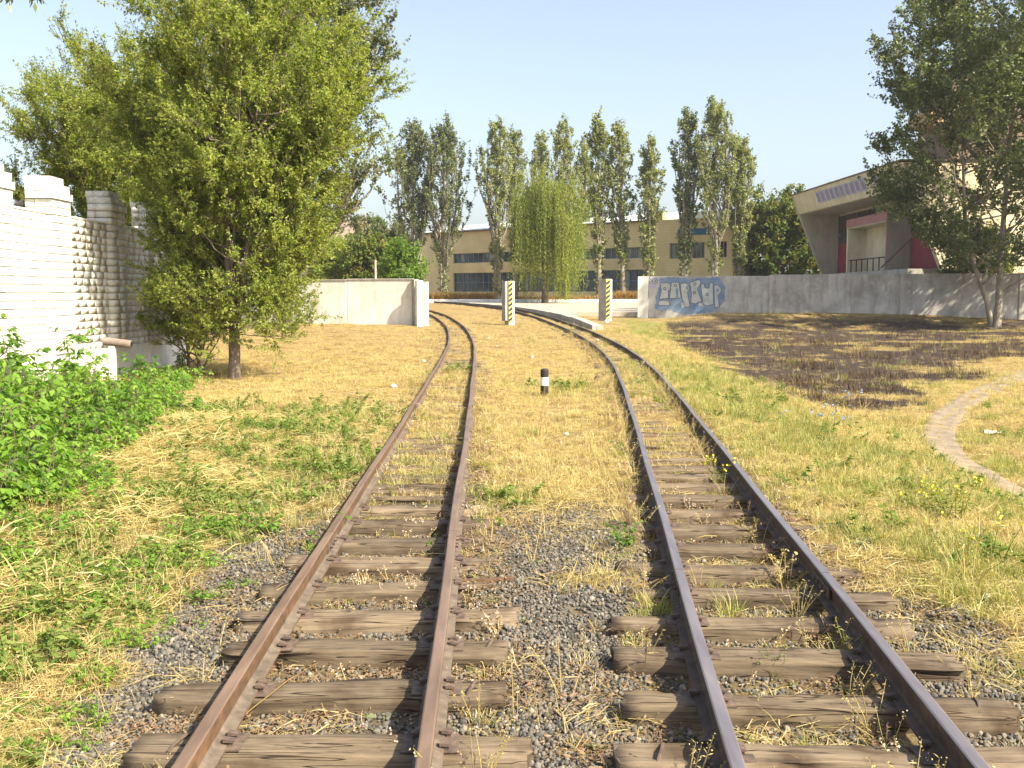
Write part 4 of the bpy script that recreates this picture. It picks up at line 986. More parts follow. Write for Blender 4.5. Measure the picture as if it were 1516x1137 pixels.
# white poplar at the right edge
x, y = 25.0, 52.0; z = float(gz(x, y))
env = interp_env([0, 1.5, 3, 4.5, 6, 8.5, 11.5, 14.5, 17.5, 20, 21.5], [.3, 1.2, 2.8, 4.2, 5.9, 8.0, 7.9, 7.4, 6.4, 3.6, .5])
g = grow(9, [([(0, 0, -.2), (.1, 0, 1.2), (.15, .1, 4), (.35, .1, 9), (.6, 0, 15)], [.26, .18, .14, .10, .03]),
             ([(-.15, .1, -.1), (-.5, .0, 1.3), (-1.3, -.1, 3.2), (-1.9, -.2, 5.5), (-2.3, -.3, 10)], [.16, .13, .12, .1, .03])], 122, (1.7, 16), env, (4, 64), 16, 1.7, 7, .75, 11, (.165, .135), 21.5, up=.35, spread=.65, tr=.09, centre=(1.2, 0))
make_tree("white_poplar_tree", "large dark leaved poplar with several pale trunks in front of the grey wall", (x, y, z), g, 'greenpoplar', 'palebark')

# ------------------------------------------------------------------ row of poplars in front of the factory
pop = [ # px trunk, D, top py, half width px, crown start py, material, label
    (612, 97, 186, 46, 375, 'poplardark', "dark bushy poplar at the left corner of the yellow factory"),
    (657, 96, 183, 44, 372, 'poplardark', "broad dark poplar with split pale trunk near the factory's left windows"),
    (737, 95, 182, 27, 352, 'poplar', "poplar with shaggy ivy trunk just left of the weeping willow"),
    (763, 104, 190, 15, 330, 'poplar', "thin poplar top showing behind the left side of the willow"),
    (790, 104, 194, 16, 330, 'poplar', "slim poplar rising straight behind the willow crown"),
    (832, 100, 178, 23, 330, 'poplar', "tall poplar rising behind the right half of the willow"),
    (862, 101, 207, 13, 330, 'poplar', "narrow short poplar squeezed right of the willow top"),
    (886, 88, 176, 19, 335, 'poplar', "slender poplar with bare lower trunk behind the wider striped post"),
    (922, 88, 181, 18, 340, 'poplar', "slender poplar second to the right of the willow"),
    (960, 87, 208, 17, 345, 'poplar', "shortest slender poplar in front of the factory roof vent"),
    (1012, 87, 167, 24, 340, 'poplardark', "twin stemmed open poplar in front of the factory sign"),
    (1058, 86, 150, 33, 345, 'poplar', "tallest poplar with white trunk right of the factory sign"),
    (1092, 87, 206, 26, 345, 'poplar', "yellowish poplar at the right end of the poplar row")]
for k, (px, D, tp_, hw, cs, mt, lab) in enumerate(pop):
    x = (px - 758) / FPX * D; z = float(gz(x, D)); s = D / FPX
    H = (HOR - tp_) * s + CZ - z; c0 = (HOR - cs) * s + CZ - z; w = hw * s
    env = interp_env([0, c0 - .3, c0 + .2 * (H - c0), c0 + .5 * (H - c0), c0 + .8 * (H - c0), H], [.3, .6, w * 1.12, w * 1.15, w * .7, w * .12])
    tk = [([(0, 0, -.2), (.05, 0, c0 * .6), (-.05, .0, c0 + 2), (.05, 0, H * .7), (0, 0, H * .93)], [.26, .2, .17, .09, .02])]
    if hw > 22:
        for q in (-1, 1): tk.append(([(q * .1, 0, -.1), (q * .3, .1, c0), (q * w * .45, .1, H * .5), (q * w * .5, 0, H * (.86 if q < 0 else .9))], [.18, .14, .09, .02]))
    nl = int(46 + hw * .9)
    g = grow(40 + k, tk, nl, (c0 * .36, H * .9), env, (58, 80), 8, .95, 4, .5, 7, (.19, .17), H, lim=(.4, 1.2), up=.75, spread=.42, twigs=False, tr=.12, inner=.12, leafup=.2, clump=.5)
    # shoots on the lower trunk
    r = np.random.default_rng(900 + k); ns = 420 if k in (1, 2, 9, 10, 12) else 130
    hz_ = r.uniform(.5, c0 + .5, ns); az = r.uniform(0, 6.28, ns); rr = r.uniform(.15, .5, ns)
    P = np.stack([rr * np.cos(az), rr * np.sin(az), hz_], 1)
    Vx = leaf_arrays(P, unit(r.normal(0, 1, (ns, 3))), unit(r.normal(0, 1, (ns, 3))), r.uniform(.18, .34, ns), r.uniform(.16, .3, ns))
    g = (g[0], g[1], np.concatenate([g[2], Vx]), np.concatenate([g[3], r.random(ns)]))
    pt = make_tree("poplar_tree", lab, (x, D, z), g, mt, 'palebark', "poplars in a row before the factory")
    pt.rotation_euler = (0, r.normal(0, .018), r.uniform(0, .5))

# weeping willow
D = 82; x = (806 - 758) / FPX * D; z = float(gz(x, D)); r = np.random.default_rng(77)
t = thing("willow_tree", "yellow green weeping willow with hanging curtains between the poplars", "tree", (x, D, z))
mb = MB(); mb.tube([(0, 0, -.2), (.1, 0, 2), (-.1, 0, 4.5), (.2, 0, 8)], [.3, .26, .2, .06], 9, cap=False)
LV = []; LR = []; ex = []
heads = []
for q in range(26):
    az = q * 2.4 + r.normal(0, .3); rr = r.uniform(.6, 3.3) if q < 20 else r.uniform(.2, 1.2); zt_ = 11.0 - .28 * rr ** 1.7 + r.normal(0, .5)
    if math.cos(az) > .3 and rr > 1.6: zt_ -= 1.0
    if r.random() < .3: zt_ -= r.uniform(1.5, 3.5)
    T_ = np.array([rr * math.cos(az), rr * math.sin(az), zt_]); S = np.array([0, 0, r.uniform(3, 6.5)]); C = S * .4 + T_ * .6 + np.array([0, 0, 1.2])
    ts = np.linspace(0, 1, 8)[:, None]; Pth = (1 - ts) ** 2 * S + 2 * ts * (1 - ts) * C + ts ** 2 * T_
    mb.tube([tuple(p) for p in Pth], list(np.linspace(.11, .02, 8)), 5, cap=False); heads.append((T_, Pth))
for hq, (T_, Pth) in enumerate(heads):
    ns = (52, 22, 36, 44, 18)[hq % 5]; lf = (1, .45, .8, 1, .6, .9, .35)[hq % 7]; hc = r.random()
    i0 = r.integers(3, 8, ns); A = Pth[i0] + r.normal(0, .42, (ns, 3)) * np.array([1, 1, .5])
    out = unit(A * np.array([1, 1, 0])); ln = r.uniform(2.5, 9.5, ns) * lf; ln = np.minimum(ln, A[:, 2] - .25 - 2.8 * r.random(ns) ** 2); ln = np.maximum(ln, .8)
    for a in range(ns):
        m = int(ln[a] / .075); tt = np.linspace(0, 1, m)
        sx = out[a][None] * (np.minimum(tt * ln[a], .8)[:, None] * .7) + np.array([r.normal(0, .12), r.normal(0, .12), 0])[None] * tt[:, None]
        P = A[a] + sx + np.stack([np.zeros(m), np.zeros(m), .18 * np.sin(np.minimum(tt * 6, 3.14)) - tt * ln[a]], 1)
        sc = r.normal(0, .05, (m, 3)); Dn = unit(np.array([0, 0, -1.0]) + r.normal(0, .45, (m, 3)))
        LV.append(leaf_arrays(P + sc, Dn, unit(r.normal(0, 1, (m, 3))), r.uniform(.14, .26, m), r.uniform(.045, .075, m))); LR.append(np.clip(.35 * r.random(m) + .3 * r.random() + .35 * hc, 0, 1))
link("trunk", wood_mesh("trunk", mb, [], M['bark']), t); link("crown", leaf_mesh("crown", np.concatenate(LV), M['willow'], np.concatenate(LR)), t)

# round trees: right of the poplars, behind the hall, and behind the left wall
def round_tree(px, D, top, hw, leafm, lab, seed, bottom=None, nl=46, name="broadleaf_tree", ls=.26):
    x = (px - 758) / FPX * D; z = float(gz(x, D)); s = D / FPX; H = (HOR - top) * s + CZ - z; w = hw * s; b = bottom or .8
    env = interp_env([0, b, b + .25 * (H - b), b + .55 * (H - b), b + .85 * (H - b), H], [.3, w * .6, w * .98, w * 1.05, w * .7, .2])
    g = grow(seed, [([(0, 0, -.2), (.05, 0, H * .3), (0, 0, H * .8)], [.24, .18, .03])], nl, (b * .6, H * .7), env, (10, 65), 12, 1.2, 5, .7, 9, (ls, ls * .8), H, up=.3, spread=.7, twigs=False, tr=.14, clump=.55)
    return make_tree(name, lab, (x, D, z), g, leafm, 'bark')
round_tree(1148, 90, 266, 56, 'autumn', "round green tree with yellowing leaves between poplars and leaning hall", 61, .5, 64)
round_tree(1222, 99, 256, 34, 'autumn', "round treetop showing above the hall's slanted roof", 62, 1.5, 40)
round_tree(598, 68, 352, 26, 'brightgreen', "bright green bush behind the concrete wall's right end", 63, .3, 34, ls=.17)
round_tree(548, 72, 346, 34, 'autumn', "mid green tree behind the whitewashed wall left of the pale pole", 64, .4, 40, ls=.18)
round_tree(480, 75, 345, 46, 'elm', "leafy tree behind the whitewashed wall beside the elm crown", 65, .4, 44, ls=.18)
round_tree(576, 105, 318, 30, 'poplardark', "darker tree between the pale pole and the poplars", 66, .5, 40)
round_tree(545, 130, 292, 24, 'autumn', "small far tree on the hill foot above the wall", 67, .5, 30)
round_tree(1440, 58.6, 325, 42, 'autumn', "dark low tree standing between the grey wall and the hall", 68, .4, 40, ls=.17)

# ------------------------------------------------------------------ ground cover: prototypes and scatter
def blades(r, n, L, W, tilt, spread, base=None, curve=.5, hk=.6):
    """n grass blades as two-quad strips"""
    a = r.uniform(0, 6.28, n); rad = spread * np.sqrt(r.random(n)); B = np.stack([rad * np.cos(a), rad * np.sin(a), np.full(n, -.01)], 1)
    az = a + r.normal(0, .9, n); ti = np.abs(r.normal(tilt, tilt * hk, n)); ti = np.clip(ti, 0, 1.5)
    ln = L * r.uniform(.45, 1.15, n); wd = W * r.uniform(.7, 1.3, n)
    h = np.stack([np.cos(az), np.sin(az), np.zeros(n)], 1); up = np.array([0, 0, 1.0])
    s = np.stack([-np.sin(az + r.normal(0, .5, n)), np.cos(az), np.zeros(n)], 1)
    d1 = h * np.sin(ti)[:, None] + up * np.cos(ti)[:, None]; t2 = np.clip(ti + curve * r.uniform(.3, 1.3, n), 0, 1.62); d2 = h * np.sin(t2)[:, None] + up * np.cos(t2)[:, None]
    m = B + d1 * (ln * .55)[:, None]; tip = m + d2 * (ln * .45)[:, None]
    V = np.stack([B - s * wd[:, None] * .5, B + s * wd[:, None] * .5, m + s * wd[:, None] * .42, m - s * wd[:, None] * .42, tip], 1).reshape(-1, 3)
    i = np.arange(n)[:, None] * 5
    return V, i + np.array([[0, 1, 2, 3]]), i + np.array([[3, 2, 4]])
def blade_mesh(name, r, n, L, W, tilt, spread, mat, curve=.5):
    V, q, t = blades(r, n, L, W, tilt, spread, curve=curve)
    return np_mesh(name, V, [q, t], [mat], {'rnd': np.repeat(r.random(n), 5)})
def litter_mesh(r, n, L, W, spread, mat, z=.02):
    """flattened dead stalks lying criss-cross"""
    a = r.uniform(0, 6.28, n); rad = spread * np.sqrt(r.random(n)); az = r.uniform(0, 6.28, n)
    P = np.stack([rad * np.cos(a), rad * np.sin(a), r.uniform(0, z * 1.6, n)], 1); ln = L * r.uniform(.4, 1.2, n)
    d = np.stack([np.cos(az), np.sin(az), r.normal(0, .16, n)], 1); s = np.stack([-np.sin(az), np.cos(az), r.normal(0, .4, n)], 1); w = (W * r.uniform(.6, 1.4, n))[:, None]
    m = P + d * (ln * .5)[:, None] + np.array([0, 0, 1]) * (ln * r.uniform(0, .14, n))[:, None]; e = P + d * ln[:, None] + s * (ln * r.normal(0, .1, n))[:, None]
    V = np.stack([P - s * w * .5, P + s * w * .5, m + s * w * .5, m - s * w * .5, e], 1).reshape(-1, 3); i = np.arange(n)[:, None] * 5
    return np_mesh("litter", V, [i + np.array([[0, 1, 2, 3]]), i + np.array([[3, 2, 4]])], [mat], {'rnd': np.repeat(r.random(n), 5)})
def herb(r, nst, h, spread, nleaf, L, W, leafm, stemm, droop=.3, tilt=.35, tops=None, topn=0, tsize=.02):
    """a leafy plant: stems with leaves along them, optional flower or seed heads"""
    V = []; Q = []; mi = []; rn = []; n0 = 0
    def add(v, q, m_, rr):
        nonlocal n0
        V.append(v); Q.append(q + n0); mi.append(np.full(len(q), m_)); rn.append(rr); n0 += len(v)
    for s in range(nst):
        a = r.uniform(0, 6.28); b = np.array([math.cos(a), math.sin(a), 0]) * spread * .35 * r.random() + np.array([0, 0, -.02]); a2 = a + r.normal(0, .6); ti = abs(r.normal(tilt, .18)); ln = h * r.uniform(.6, 1.1)
        d1 = np.array([math.cos(a2) * math.sin(ti), math.sin(a2) * math.sin(ti), math.cos(ti)]); m = b + d1 * ln * .5; t2 = ti * 1.5; d2 = np.array([math.cos(a2) * math.sin(t2), math.sin(a2) * math.sin(t2), math.cos(t2)]); e = m + d2 * ln * .5
        pv, pf = prisms(np.array([b, m]), np.array([m, e]), [.0026 * (1 + h), .002 * (1 + h)], [.002 * (1 + h), .001]); add(pv, pf, 1, np.full(len(pv), r.random()))
        t = r.uniform(.15, 1.0, nleaf)[:, None]; P = np.where(t < .5, b + (m - b) * t * 2, m + (e - m) * (t * 2 - 1))
        az = r.uniform(0, 6.28, nleaf); D = np.stack([np.cos(az), np.sin(az), r.normal(.15 - droop, .3, nleaf)], 1)
        lv = leaf_arrays(P, D, unit(r.normal(0, .45, (nleaf, 3)) + np.array([0, 0, 1])), L * r.uniform(.5, 1.2, nleaf) * (1.15 - .5 * t[:, 0]), W * r.uniform(.6, 1.2, nleaf) * (1.15 - .5 * t[:, 0]))
        add(lv, np.arange(4 * nleaf).reshape(-1, 4), 0, np.repeat(.6 * r.random(nleaf) + .4 * r.random(), 4))
        if topn:
            P = e + r.normal(0, .022 * h + .003, (topn, 3)) - (e - m) * (r.random((topn, 1)) * .35); lv = leaf_arrays(P, unit(r.normal(0, 1, (topn, 3))), unit(r.normal(0, .6, (topn, 3)) + np.array([0, 0, 1])), np.full(topn, tsize), np.full(topn, tsize))
            add(lv, np.arange(4 * topn).reshape(-1, 4), 2, np.repeat(r.random(topn), 4))
    return np_mesh("herb", np.concatenate(V), [np.concatenate(Q)], [leafm, stemm] + ([tops] if tops else []), {'rnd': np.concatenate(rn)}, np.concatenate(mi))
def stone_mesh(r, mat, sq=.7):
    phi = (1 + 5 ** .5) / 2; V = np.array([(-1, phi, 0), (1, phi, 0), (-1, -phi, 0), (1, -phi, 0), (0, -1, phi), (0, 1, phi), (0, -1, -phi), (0, 1, -phi), (phi, 0, -1), (phi, 0, 1), (-phi, 0, -1), (-phi, 0, 1)]) / 1.9
    V = V * r.uniform(.62, 1.2, (12, 1)) * np.array([1, r.uniform(.7, 1), sq])
    F = np.array([(0, 11, 5), (0, 5, 1), (0, 1, 7), (0, 7, 10), (0, 10, 11), (1, 5, 9), (5, 11, 4), (11, 10, 2), (10, 7, 6), (7, 1, 8), (3, 9, 4), (3, 4, 2), (3, 2, 6), (3, 6, 8), (3, 8, 9), (4, 9, 5), (2, 4, 11), (6, 2, 10), (8, 6, 7), (9, 8, 1)])
    return np_mesh("stone", V, [F], [mat])

def scatter(name, P, R, S, ID, T, protos, label, cat):
    pc = bpy.data.collections.new(name + "_kinds")
    for k, me in enumerate(protos):
        o = bpy.data.objects.new("%s_kind_%02d" % (name, k), me); pc.objects.link(o)
    me = bpy.data.meshes.new(name); n = len(P); me.vertices.add(n); me.vertices.foreach_set("co", np.asarray(P, np.float32).ravel())
    a = me.attributes.new("rot", 'FLOAT_VECTOR', 'POINT'); a.data.foreach_set("vector", np.asarray(R, np.float32).ravel())
    a = me.attributes.new("scl", 'FLOAT', 'POINT'); a.data.foreach_set("value", np.asarray(S, np.float32))
    a = me.attributes.new("tint", 'FLOAT', 'POINT'); a.data.foreach_set("value", np.asarray(T, np.float32))
    a = me.attributes.new("pid", 'INT', 'POINT'); a.data.foreach_set("value", np.asarray(ID, np.int32))
    o = link(name, me); o["kind"] = "stuff"; tag(o, label, cat)
    ng = bpy.data.node_groups.new(name + "_scatter", 'GeometryNodeTree')
    ng.interface.new_socket("Geometry", in_out='INPUT', socket_type='NodeSocketGeometry'); ng.interface.new_socket("Geometry", in_out='OUTPUT', socket_type='NodeSocketGeometry')
    N = ng.nodes; L = ng.links; gi = N.new("NodeGroupInput"); go = N.new("NodeGroupOutput"); ip = N.new("GeometryNodeInstanceOnPoints"); ci = N.new("GeometryNodeCollectionInfo")
    ci.inputs['Collection'].default_value = pc; ci.inputs['Separate Children'].default_value = True; ci.inputs['Reset Children'].default_value = True
    def na(nm, ty): k = N.new("GeometryNodeInputNamedAttribute"); k.data_type = ty; k.inputs[0].default_value = nm; return [s for s in k.outputs if s.enabled and s.name == 'Attribute'][0]
    L.new(gi.outputs[0], ip.inputs['Points']); L.new(ci.outputs[0], ip.inputs['Instance']); ip.inputs['Pick Instance'].default_value = True
    L.new(na("pid", 'INT'), ip.inputs['Instance Index']); L.new(na("rot", 'FLOAT_VECTOR'), ip.inputs['Rotation']); L.new(na("scl", 'FLOAT'), ip.inputs['Scale']); L.new(ip.outputs[0], go.inputs[0])
    md = o.modifiers.new("scatter", 'NODES'); md.node_group = ng
    return o

def field(r, n, y0, y1, xa=-10, xb=16, power=1.0, wid=.58):
    """random ground points, denser near the tracks' near end"""
    u = r.random(n); y = y0 * (y1 / y0) ** (u ** power); hw = y * wid + 1.6
    x = r.uniform(-1, 1, n) * hw; k = (x > xa) & (x < xb); return x[k], y[k]
def clear_of_rails(x, y, w=.075):
    ok = np.ones(len(x), bool)
    for X in (XL, XR):
        yy = np.clip(y, -6, 88); dx = (X(yy + .2) - X(yy - .2)) / .4; d = (x - X(yy)) / np.hypot(1, dx)
        ok &= (abs(abs(d) - .4) > w)
    return ok
def blocked(x, y):   # inside walls, paving, posts
    b = (x < -8.68) & (y > 12.5) & (y < 27.2)
    yy = np.clip(y, 40, 84.5); b |= (y > 46) & (x > XR(np.clip(yy, -6, 88)) + 1.15) & ((y > 60) | (x < XR(yy) + 4 + (y - 52)))
    w = ((x - RA[0]) * rn[0] + (y - RA[1]) * rn[1]); b |= (x > 7) & (w < .05)
    return b
def put(name, r, x, y, protos, label, cat, smin, smax, grow_y=0.0, dz=0.0, pids=None, tilt=.12, w=.075):
    k = clear_of_rails(x, y, w) & ~blocked(x, y) & (m_path(x, y) < .5); x, y = x[k], y[k]; n = len(x)
    z = gz(x, y) + dz; S = r.uniform(smin, smax, n) * (1 + grow_y * y)
    R = np.stack([r.normal(0, tilt, n), r.normal(0, tilt, n), r.uniform(0, 6.28, n)], 1)
    ID = r.integers(0, len(protos), n) if pids is None else pids[k]
    return scatter(name, np.stack([x, y, z], 1), R, S, ID, np.clip(1.5 * (fbm(x, y, 1.6, 61) - .25) + r.normal(0, .16, n), 0, 1), protos, label, cat)

r = np.random.default_rng(101)
# ballast stones
x, y = field(r, 230000, 2.2, 12, -3.0, 5.0); p = m_gravel(x, y); k = r.random(len(x)) < p; x, y = x[k], y[k]
stones = [stone_mesh(r, M['gravel']) for _ in range(6)]
def put_any(name, r, x, y, protos, label, cat, S, dz, tilt=1.0):
    n = len(x); R = np.stack([r.normal(0, tilt, n), r.normal(0, tilt, n), r.uniform(0, 6.28, n)], 1)
    return scatter(name, np.stack([x, y, gz(x, y) + dz], 1), R, S, r.integers(0, len(protos), n), r.random(n), protos, label, cat)
k = clear_of_rails(x, y, .05); x, y = x[k], y[k]
put_any("ballast", r, x, y, stones, "grey crushed stone ballast around the rails", "gravel", r.uniform(.006, .015, len(x)) * (1 + .6 * (r.random(len(x)) < .1)), .006)

# dry grass
dry = [blade_mesh("dry", r, 30, .10, .0026, .6, .06, M['straw'], .8) for _ in range(4)] + [blade_mesh("dry", r, 26, .08, .003, .95, .08, M['straw'], .5) for _ in range(2)]
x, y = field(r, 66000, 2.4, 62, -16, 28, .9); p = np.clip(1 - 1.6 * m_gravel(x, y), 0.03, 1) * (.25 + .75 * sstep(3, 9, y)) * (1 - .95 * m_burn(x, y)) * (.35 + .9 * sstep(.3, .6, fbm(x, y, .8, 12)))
dl, dr = x - XL(np.clip(y, -6, 88)), x - XR(np.clip(y, -6, 88)); intrack = (abs(dl) < .62) | (abs(dr) < .66)
p *= np.where(intrack, .10 + .75 * sstep(6.5, 13, y), 1); k = r.random(len(x)) < p; x, y = x[k], y[k]
put("dry_grass", r, x, y, dry, "short dry straw coloured grass over the whole yard", "grass", .55, 1.25, .013)
lit = [litter_mesh(r, 30, .15, .0026, .13, M['straw']) for _ in range(4)]
x, y = field(r, 26000, 2.4, 30, -9, 12); p = np.clip(1 - 1.3 * m_gravel(x, y), .04, 1) * (1 - .95 * m_burn(x, y)) * (.18 + .9 * sstep(.45, .65, fbm(x, y, .9, 16)))
dl, dr = x - XL(y), x - XR(y); p *= np.where((abs(dl) < .62) | (abs(dr) < .66), .45, 1); p *= np.where((abs(dl) < .72) | (abs(dr) < .8), .5, 1); k = r.random(len(x)) < p; x, y = x[k], y[k]
put("straw_litter", r, x, y, lit, "flattened dead straw lying over the ground", "straw", .5, 1.2, .02, .004, tilt=.05)
# straw heap near the saplings, left
x = r.uniform(-5.6, -1.9, 5200); y = r.uniform(5.2, 13.5, 5200); p = np.exp(-((x + 3.6 - (y - 8) * -.15) / .9) ** 2) * sstep(.35, .6, fbm(x, y, .7, 19)); k = r.random(len(x)) < p; x, y = x[k], y[k]
lit2 = [litter_mesh(r, 34, .24, .0042, .2, M['straw'], .04) for _ in range(3)]
put("dead_weed_litter", r, x, y, lit2, "thick mat of pale dead weed stalks by the saplings", "straw", .7, 1.3, .01, .01, tilt=.08)
# reddish dry weeds in and beside the tracks
red = [herb(r, 5, .07, .08, 12, .014, .009, M['rustgrass'], M['rustgrass'], 0, .7) for _ in range(2)] + [litter_mesh(r, 60, .018, .0055, .12, M['rustgrass'], .010) for _ in range(3)]
x, y = field(r, 22000, 2.4, 40, -6, 8); dl, dr = x - XL(np.clip(y, -6, 88)), x - XR(np.clip(y, -6, 88)); p = (np.exp(-(abs(dl) / 1.1) ** 4) * .9 + np.exp(-(abs(dr) / .9) ** 4) * .6 + .10) * sstep(.42, .62, fbm(x, y, .6, 25)); k = r.random(len(x)) < p; x, y = x[k], y[k]
put("reddish_weeds", r, x, y, red, "low reddish brown dried weeds along the rails and sleepers", "weeds", .7, 1.5, .02, w=.06)
# green grass and weeds
grn = [blade_mesh("green", r, 30, .13, .004, .45, .06, M['grass'], .7) for _ in range(4)]
x, y = field(r, 30000, 2.4, 58, -9, 26); k = r.random(len(x)) < m_green(x, y) * 1.1 * (1 - m_gravel(x, y) * .8) * np.where(x < -1.3, .35, 1) * (1 - .8 * m_burn(x, y)); x, y = x[k], y[k]
put("green_grass", r, x, y, grn, "patches of fresh green grass among the dry grass", "grass", .6, 1.3, .02)
wd = [herb(r, 5, .16, .12, 16, .055, .03, M['weed'], M['weed'], .1, .55) for _ in range(4)] + [herb(r, 4, .09, .12, 14, .05, .034, M['dullweed'], M['dullweed'], .2, .8) for _ in range(3)]
x, y = field(r, 30000, 2.6, 30, -9, 9); k = r.random(len(x)) < m_green(x, y) * np.where(x < -1.2, 1.0, .12) * (1 - m_gravel(x, y)); x, y = x[k], y[k]
wp = np.where(r.random(len(x)) < .42, r.integers(0, 4, len(x)), r.integers(4, 7, len(x)))
put("leafy_weeds", r, x, y, wd, "low leafy green weeds spreading left of the tracks", "weeds", .6, 1.35, .012, pids=wp)
dw = wd[4:]
x, y = field(r, 5000, 2.6, 16, -5, 5.5); k = r.random(len(x)) < (.05 + .5 * sstep(.62, .75, fbm(x, y, .5, 41))) * .5; x, y = x[k], y[k]
put("pale_weeds", r, x, y, dw, "small grey green weeds dotted along the trackside", "weeds", .35, .9, .0)
# dry stalks with seed heads
stalk = [herb(r, 4, .32, .10, 5, .05, .006, M['straw'], M['straw'], -.2, .35, M['straw'], 7, .010) for _ in range(4)]
x, y = field(r, 4200, 2.8, 40, -9, 14); dl, dr = x - XL(np.clip(y, -6, 88)), x - XR(np.clip(y, -6, 88)); k = (r.random(len(x)) < .05 + .25 * sstep(.55, .7, fbm(x, y, 1.2, 44))) & (abs(dl) > .55) & ((abs(dr) > .6) | (r.random(len(x)) < .5)); x, y = x[k], y[k]
put("dry_stalks", r, x, y, stalk, "thin dry stalks with seed heads standing in the grass", "grass", .5, 1.1, .008)
# dry stalks hugging the right track's right rail
y = r.uniform(3.6, 22, 170); x = XR(y) + .4 - r.uniform(.1, .2, 170); y2 = r.uniform(6, 40, 200); x2 = XR(y2) - .4 - r.uniform(.09, .25, 200)
put("railside_stalks", r, np.concatenate([x, x2]), np.concatenate([y, y2]), stalk[:2] + [herb(r, 5, .2, .08, 9, .03, .012, M['rustgrass'], M['rustgrass'], 0, .35) for _ in range(2)], "dried weeds standing close against the dark rails", "weeds", .45, .85, .008)
# small dried weeds on and between the near sleepers
y = r.uniform(3.0, 10.5, 330); x = np.where(r.random(330) < .55, XL(y), XR(y)) + r.uniform(-.68, .68, 330)
tw_ = [herb(r, 3, .13, .05, 9, .014, .010, M['pinkdry'], M['straw'], 0, .3, M['pinkdry'], 5, .009) for _ in range(3)] + [herb(r, 4, .10, .06, 12, .03, .006, M['grass'], M['grass'], 0, .4) for _ in range(2)]
y2 = r.uniform(7.6, 24, 520); x2 = np.where(r.random(520) < .6, XL(y2), XR(y2)) + r.uniform(-.7, .7, 520); k2 = fbm(x2, y2, 1.1, 71) > .44
x = np.concatenate([x, x2[k2]]); y = np.concatenate([y, y2[k2]])
put("track_weeds", r, x, y, tw_, "small dried weeds dotted between the sleepers", "weeds", .5, 1.2, .03, .0)
# burnt grass stubs
burnt = leafmat('charred_stalk', [(.02, .015, .012), (.05, .034, .024), (.15, .095, .045)], trans=0)
bs = [blade_mesh("burnt", r, 18, .16, .005, .4, .12, burnt, .4) for _ in range(3)]
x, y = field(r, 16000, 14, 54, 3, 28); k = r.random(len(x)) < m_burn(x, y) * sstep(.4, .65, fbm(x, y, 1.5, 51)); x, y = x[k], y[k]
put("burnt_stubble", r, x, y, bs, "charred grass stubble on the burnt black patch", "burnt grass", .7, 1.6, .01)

# ------------------------------------------------------------------ saplings and bushes on the left
def shrub_mesh(r, nst, h, spread, nodes, L, W, leafm=None):
    V = []; Q = []; mi = []; rn = []; n0 = 0
    for s in range(nst):
        a = r.uniform(0, 6.28); b = np.array([math.cos(a), math.sin(a), 0]) * spread * .4 * math.sqrt(r.random()) + np.array([0, 0, -.06]); ti = abs(r.normal(.25, .15)); a2 = a + r.normal(0, .5); ln = h * r.uniform(.55, 1.05)
        d = np.array([math.cos(a2) * math.sin(ti), math.sin(a2) * math.sin(ti), math.cos(ti)]); e = b + d * ln
        pv, pf = prisms(np.array([b]), np.array([e]), [.009], [.003]); V.append(pv); Q.append(pf + n0); mi.append(np.full(3, 1)); rn.append(np.full(6, .5)); n0 += 6
        for q in range(nodes):
            t = .25 + .75 * (q + r.random()) / nodes; c = b + (e - b) * t; az = r.uniform(0, 6.28); D0 = np.array([math.cos(az), math.sin(az), r.uniform(-.1, .5)]); pl = L * r.uniform(.8, 1.6); c2 = c + D0 * pl
            pv, pf = prisms(np.array([c]), np.array([c2]), [.003], [.0015]); V.append(pv); Q.append(pf + n0); mi.append(np.full(3, 1)); rn.append(np.full(6, .5)); n0 += 6
            m = 5; az2 = az + np.array([-1.1, 1.1, -.8, .8, 0]) + r.normal(0, .25, m); P = c + (c2 - c) * np.array([.55, .55, .95, .95, 1.0])[:, None]
            D = np.stack([np.cos(az2), np.sin(az2), r.normal(-.45, .25, m)], 1)
            lv = leaf_arrays(P, D, unit(r.normal(0, .35, (m, 3)) + np.array([0, 0, 1])), L * r.uniform(.7, 1.15, m), W * r.uniform(.7, 1.15, m), .1)
            V.append(lv); Q.append(np.arange(4 * m).reshape(-1, 4) + n0); mi.append(np.zeros(m)); rn.append(np.repeat(.6 * r.random(m) + .4 * r.random(), 4)); n0 += 4 * m
    return np.concatenate(V), np.concatenate(Q), np.concatenate(mi), np.concatenate(rn)
def shrub_proto(r, *a):
    V, Q, mi, rn = shrub_mesh(r, *a); return np_mesh("shrub", V, [Q], [M['sapling'], M['bark']], {'rnd': rn}, mi)
r = np.random.default_rng(202)
sh = [shrub_proto(r, 7, .75, .7, 9, .10, .05) for _ in range(4)] + [shrub_proto(r, 6, .5, .6, 8, .09, .05) for _ in range(3)]
pts = []
while len(pts) < 210:
    px, py = r.uniform(-140, 320), r.uniform(520, 775)
    d = ray(px, py); t_ = CZ / -d[2]; X_, Y_ = d[0] * t_, d[1] * t_
    lim = np.interp(py, [520, 560, 600, 640, 680, 720, 775], [300, 310, 290, 250, 190, 130, 60])
    if px > lim - 25 * r.random() or X_ < -8.3 and Y_ > 12: continue
    if r.random() > .35 + .65 * sstep(-80, 80, lim - px): continue
    pts.append((X_, Y_, float(np.interp(lim - px, [0, 120, 250], [.55, .95, 1.1]))))
pts = np.array(pts); n = len(pts)
